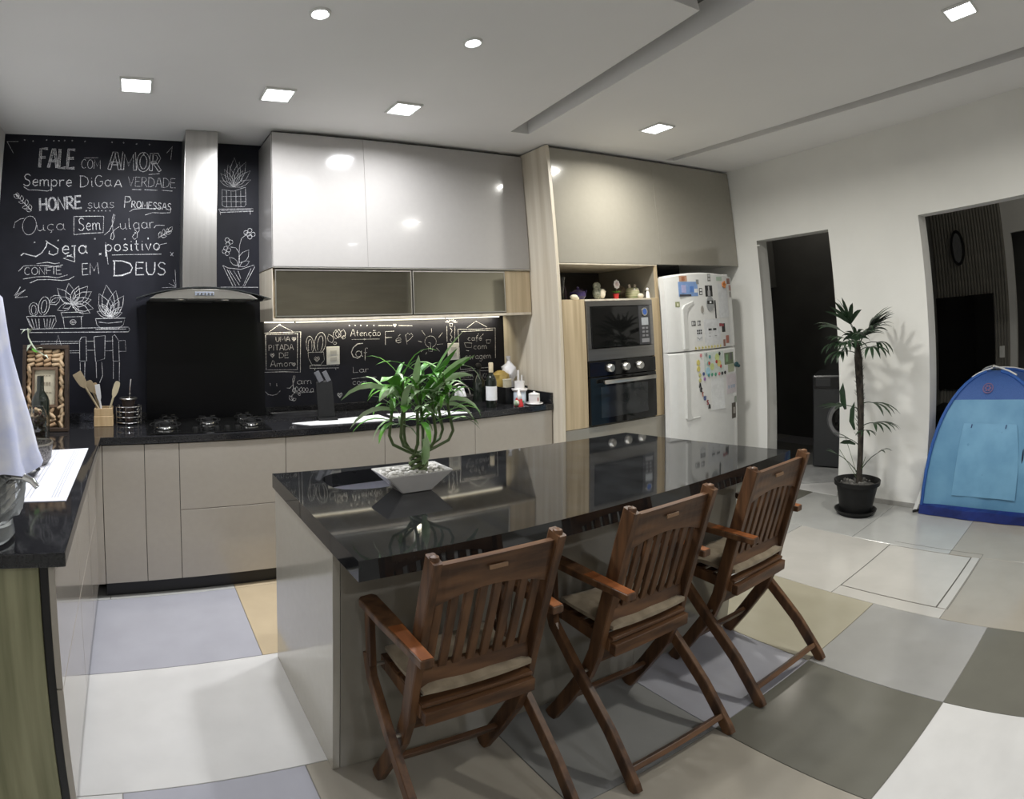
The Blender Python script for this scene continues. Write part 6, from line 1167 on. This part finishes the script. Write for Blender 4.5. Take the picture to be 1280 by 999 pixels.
# crown: directions given so that fans open left, right and up as they stand in the room
for d, pet, n, L, w, sp, dr in (((-.05, .55, .75), .17, 6, .21, .017, 1.5, .9), ((-.1, -.55, .9), .15, 7, .24, .017, 1.2, .5), ((-.3, .10, 1), .18, 6, .22, .017, 1.7, .5), ((.3, -.35, .9), .16, 6, .22, .015, 1.6, .6),
                               ((-.2, .8, .35), .15, 6, .16, .011, 1.9, 1.6), ((-.15, -.8, .35), .16, 7, .16, .009, 1.9, 1.8), ((-.6, .1, .35), .12, 6, .15, .010, 2.0, 1.8), ((-.4, -.45, .65), .13, 6, .19, .012, 1.5, .8), ((.2, .6, .1), .12, 5, .14, .009, 2.0, 2.0)):
    fan((0, .004, 1.18), d, pet, n, L, w, sp, dr)
for k in range(9):
    a = k*2.39; fan((0, .004, 1.12+.012*k), (-.5+.45*math.cos(a), .9*math.sin(a), .35+.09*k), .11+.015*(k % 3), 7, .15+.025*(k % 3), .012, 2.0, 1.7-.14*k)
fan((0, -.005, .74), (-.25, .7, .35), .13, 6, .20, .017, 2.6, .3); fan((0, -.005, .78), (-.2, -.8, .35), .10, 5, .24, .012, 1.1, .9); fan((0, -.008, .62), (-.2, -.7, .45), .12, 7, .22, .011, 1.6, .9)
fan((0, -.008, .58), (-.35, -.3, .3), .08, 5, .13, .010, 2.0, 1.0); fan((0, -.010, .48), (-.2, .6, .6), .10, 3, .13, .012, 1.4, .4); fan((0, -.010, .30), (-.15, -.55, .8), .22, 3, .14, .008, .8, 1.0); fan((0, -.010, .28), (-.2, .6, .75), .22, 2, .10, .010, .8, .5)
leaf_mesh([(-.02, .10, .74), (-.03, .115, .80), (-.03, .12, .87), (-.02, .115, .93)], .024, palm_m, 'leaf', t, side=(0, 1, 0)); leaf_mesh([(-.02, .03, .60), (-.03, .05, .66), (-.03, .045, .74), (-.02, .03, .80)], .020, palm_m, 'leaf', t, side=(0, 1, 0)); leaf_mesh([(-.02, .02, .50), (-.03, .06, .515), (-.03, .10, .51), (-.02, .14, .495)], .016, palm_m, 'leaf', t, side=(0, 0, 1))
for y_, z_ in ((.10, .55), (.14, .45), (-.06, .42)): obj('thin_stalk', tube(nb(), [(0, -.01, .23), (-.01, y_*.45, .23+(z_-.23)*.5), (-.02, y_, z_)], .0018, 5), stem_m, t)

# ================================================================ play tent in the wide opening
t = thing('play_tent', 'blue dome play tent with a round emblem standing in the wide opening', 'tent', (0, 0, 0))
A0 = Vector((5.76, -2.165, .02)); B0 = Vector((5.70, -3.22, .02)); C0 = Vector((6.78, -3.25, .02)); D0 = Vector((6.82, -2.20, .02)); AP = Vector((6.20, -2.585, .935))
def rib_pts(c, n=14):
    out = []
    for i in range(n+1):
        u = i/n; a = u*PI/2; h = AP.z; p = Vector((AP.x+(c.x-AP.x)*math.cos(PI/2-a)**.92 if a > 0 else AP.x, 0, 0)) ; w_ = math.sin(a)**.95 if a > 0 else 0
        out.append(Vector((AP.x+(c.x-AP.x)*w_, AP.y+(c.y-AP.y)*w_, c.z+(AP.z-c.z)*math.cos(a)**.80 if u < 1 else c.z)))
    return out
RB = [rib_pts(c) for c in (A0, B0, C0, D0)]
def side_panel(i, j, name, m, rng=(0, 14), inset=.03, n=10):
    bm = nb(); rows = []
    for k in range(rng[0], rng[1]+1):
        p, q = RB[i][k], RB[j][k]; row = []
        for s in range(n+1):
            u = s/n; x = p.lerp(q, u); c = (p+q)/2; inw = Vector((AP.x, AP.y, c.z))-c; inw.z = 0
            x = x+inw*.10*math.sin(PI*u); x += Vector((math.sin(k*2.1+u*9)*.006, math.sin(k*1.3+u*7)*.004, 0))*math.sin(PI*u)
            row.append(bm.verts.new(x))
        rows.append(row)
    for a, b in zip(rows, rows[1:]):
        for s in range(n):
            try: bm.faces.new((a[s], a[s+1], b[s+1], b[s]))
            except ValueError: pass
    bmesh.ops.remove_doubles(bm, verts=bm.verts[:], dist=.0005)
    return obj(name, bm, m, t, True)
side_panel(0, 1, 'front_mesh_top', tent_c, (0, 6)); side_panel(0, 1, 'front_panel', tent_a, (6, 14))
side_panel(1, 2, 'side_panel', tent_c); side_panel(2, 3, 'rear_panel', tent_a); side_panel(3, 0, 'side_panel', tent_b)
for rb_ in RB: obj('pole_sleeve', tube(nb(), [p+Vector((-.004, 0, .004)) for p in rb_[1:]], .013, 8), tent_b, t, True)
pole = nb(); tube(pole, [RB[0][k]+Vector((0, 0, .016)) for k in (3, 2, 1)]+[AP+Vector((0, 0, .02))]+[RB[2][k]+Vector((0, 0, .016)) for k in (1, 2, 3)], .006, 8); obj('pole', pole, white_pl, t, True)
pole = nb(); tube(pole, [RB[1][k]+Vector((0, 0, .024)) for k in (3, 2, 1)]+[AP+Vector((0, 0, .034))]+[RB[3][k]+Vector((0, 0, .024)) for k in (1, 2, 3)], .006, 8); obj('pole', pole, white_pl, t, True)
obj('pole_hub', ball(nb(), AP.x, AP.y, AP.z+.026, .016, seg=10), alu, t, True)
bm = nb(); cor = [(A0.x-.022, A0.y+.012), (B0.x-.022, B0.y-.022), (C0.x+.02, C0.y-.02), (D0.x+.02, D0.y+.012)]; lo_ = []; hi_ = []; top_ = []
for k in range(4):
    (ax, ay), (bx_, by_) = cor[k], cor[(k+1) % 4]
    for i in range(12):
        u = i/12; x, y = ax+(bx_-ax)*u, ay+(by_-ay)*u; cxn, cyn = (x-6.25), (y+2.7); l = math.hypot(cxn, cyn); w_ = .004*math.sin(i*1.9+k)
        lo_.append(bm.verts.new((x+cxn/l*w_, y+cyn/l*w_, .003))); hi_.append(bm.verts.new((x-cxn/l*(.004+w_), y-cyn/l*(.004+w_), .062+.006*math.sin(i*1.3)))); top_.append(bm.verts.new((x-cxn/l*.05, y-cyn/l*.05, .075)))
for a, b in ((lo_, hi_), (hi_, top_)):
    for k in range(48): bm.faces.new((a[k], a[(k+1) % 48], b[(k+1) % 48], b[k]))
bm.faces.new(lo_)
obj('groundsheet', bm, tent_floor, t)
# emblem, window flap, floor loop
def on_front(u, k):
    k0 = int(k); f = k-k0; p = RB[0][k0].lerp(RB[0][min(14, k0+1)], f); q = RB[1][k0].lerp(RB[1][min(14, k0+1)], f); x = p.lerp(q, u); c = (p+q)/2; inw = Vector((AP.x, AP.y, c.z))-c; inw.z = 0; return x+inw*.10*math.sin(PI*u)
ec = on_front(.40, 4.6); e1 = (on_front(.5, 4.6)-on_front(.3, 4.6)).normalized(); e2 = (on_front(.4, 4.1)-on_front(.4, 5.1)).normalized(); en = e1.cross(e2); en = en if en.x < 0 else -en
def disc_on(r0, r1, off, n=24):
    bm = nb(); R0_ = [bm.verts.new(ec+en*off+(e1*math.cos(i*2*PI/n)+e2*math.sin(i*2*PI/n))*r0) for i in range(n)]; R1_ = [bm.verts.new(ec+en*off+(e1*math.cos(i*2*PI/n)+e2*math.sin(i*2*PI/n))*r1) for i in range(n)]
    for i in range(n): bm.faces.new((R0_[i], R0_[(i+1) % n], R1_[(i+1) % n], R1_[i]))
    return bm
eo = obj('emblem', disc_on(.036, .043, .006), flat('dull rose print', (.20, .12, .22), .8), t)
for k in range(6):
    c = ec+en*.0065+(e1*math.cos(k*PI/3)+e2*math.sin(k*PI/3))*.019; bm = nb(); R0_ = [bm.verts.new(c+(e1*math.cos(i*PI/5)+e2*math.sin(i*PI/5))*.0085) for i in range(10)]; bm.faces.new(R0_); obj('emblem_petal', bm, flat('dull rose print', (.20, .12, .22), .8), eo)
bm = nb(); g2 = {}
for i in range(8):
    for j in range(8): g2[i, j] = bm.verts.new(on_front(.22+.50*i/7, 8.3+4.9*j/7)+Vector((-.008-.004*math.sin(i*2.+j), 0, 0)))
for i in range(7):
    for j in range(7): bm.faces.new((g2[i, j], g2[i+1, j], g2[i+1, j+1], g2[i, j+1]))
obj('window_flap', bm, mat('pale tent flap', (.17, .375, .565), .6, col2=(.13, .31, .49), scale=6, bump=.3), t, True)
for u in (.30, .62): obj('flap_toggle', tube(nb(), [on_front(u, 8.5)+Vector((-.014, 0, .012)), on_front(u, 8.5)+Vector((-.016, .006, -.012))], .004, 6), flat('navy', (.06, .09, .22)), t)
sl_ = on_front(.755, 10.8); obj('door_slit', ball(nb(), sl_.x-.004, sl_.y, sl_.z, .02, .25, .35, 3.2), flat('dark slit', (.01, .02, .05)), t, True)
obj('corner_strap', bar(nb(), (5.80, -2.15, .16), (5.755, -2.115, .01), .03, .003, (0, 1, 0)), white_pl, t); obj('pole_foot', tube(nb(), [(5.775, -2.15, .018), (5.745, -2.105, .010)], .010, 8), black_pl, t, True)

# ================================================================ laundry: washing machine, cabinet, floor cloth
wx, wy = 6.62, -.862
t = thing('washing_machine', 'dark front-loading washing machine in the unlit laundry', 'washing machine', (wx, wy, 0), math.radians(-72))
dk = mat('graphite enamel', (.05, .052, .055), .3, var=.05)
obj('body', bx(nb(), 0, .6, 0, .56, .012, .85, .012), dk, t)
cp = obj('control_panel', bx(nb(), .01, .59, -.012, -.001, .73, .84, .004), mat('graphite panel', (.03, .03, .032), .2, var=.05), t)
def frontal(prof, x, z, m, name, par, seg=30):
    bm = nb(); lathe(bm, prof, seg=seg); bmesh.ops.rotate(bm, verts=bm.verts[:], matrix=Matrix.Rotation(PI/2, 3, 'X')); return obj(name, bm, m, par, True, loc=(x, 0, z))
dr = frontal([(.17, 0), (.175, .02), (.16, .034), (.13, .030), (.125, .0)], .30, .45, mat('silver ring', (.36, .36, .37), .3, .6, var=.05), 'door_ring', t)
frontal([(0, .045), (.06, .042), (.125, .022), (.125, .004)], .30, .45, blackglass, 'door_glass', t)
frontal([(0, .034), (.026, .034), (.03, .012)], .30, .785, mat('silver ring', (.36, .36, .37), .3, .6, var=.05), 'dial', cp, 20)
obj('drawer_front', bx(nb(), .03, .16, -.015, -.012, .75, .82, .003), dk, cp)
t = thing('laundry_cabinet', 'dark wall cabinet high in the unlit laundry', 'cabinet', (6.35, .43, 1.72)); obj('body', bx(nb(), 0, 1.5, -.33, .018, 0, .62), mat('laundry lacquer', (.16, .16, .15), .4, var=.03), t)
for i in range(3): obj('door', bx(nb(), i*.5+.002, i*.5+.498, -.35, -.332, 0, .62, .002, 1), mat('laundry lacquer', (.16, .16, .15), .4, var=.03), t)
t = thing('hanging_garment', 'dark garment hanging beside the laundry door', 'garment', (6.25, -.18, .55)); bm = nb(); lathe(bm, [(.05, 0), (.10, .02), (.09, .35), (.07, .60), (.025, .72), (0, .73)], seg=20, sy=.5)
for v in bm.verts: v.co.x += .012*math.sin(v.co.z*9+v.co.y*40)
obj('cloth', bm, flat('charcoal cloth', (.035, .03, .03), .9), t, True); obj('hook', tube(nb(), [(0, 0, .72), (0, .02, .80), (0, .60, .80)], .006, 6), alu, t)
bm = nb(); n = 14; V = [[bm.verts.new((i/n*.62-.31, j/n*.40-.20, .006+.022*abs(math.sin(i*1.7+j*.9))*abs(math.cos(j*1.3+i*.4)))) for j in range(n+1)] for i in range(n+1)]
for i in range(n):
    for j in range(n): bm.faces.new((V[i][j], V[i+1][j], V[i+1][j+1], V[i][j+1]))
ext = bmesh.ops.extrude_face_region(bm, geom=bm.faces[:])
for v in ext['geom']:
    if isinstance(v, bmesh.types.BMVert): v.co.z = .0008
o = obj('floor_cloth', bm, mat('grey rag', (.42, .42, .41), .95, var=.08, scale=8, bump=.3), None, True, loc=(6.28, -1.02, 0), rot=(0, 0, -.75)); tag(o, 'crumpled pale grey floor cloth in the laundry doorway', 'cloth')
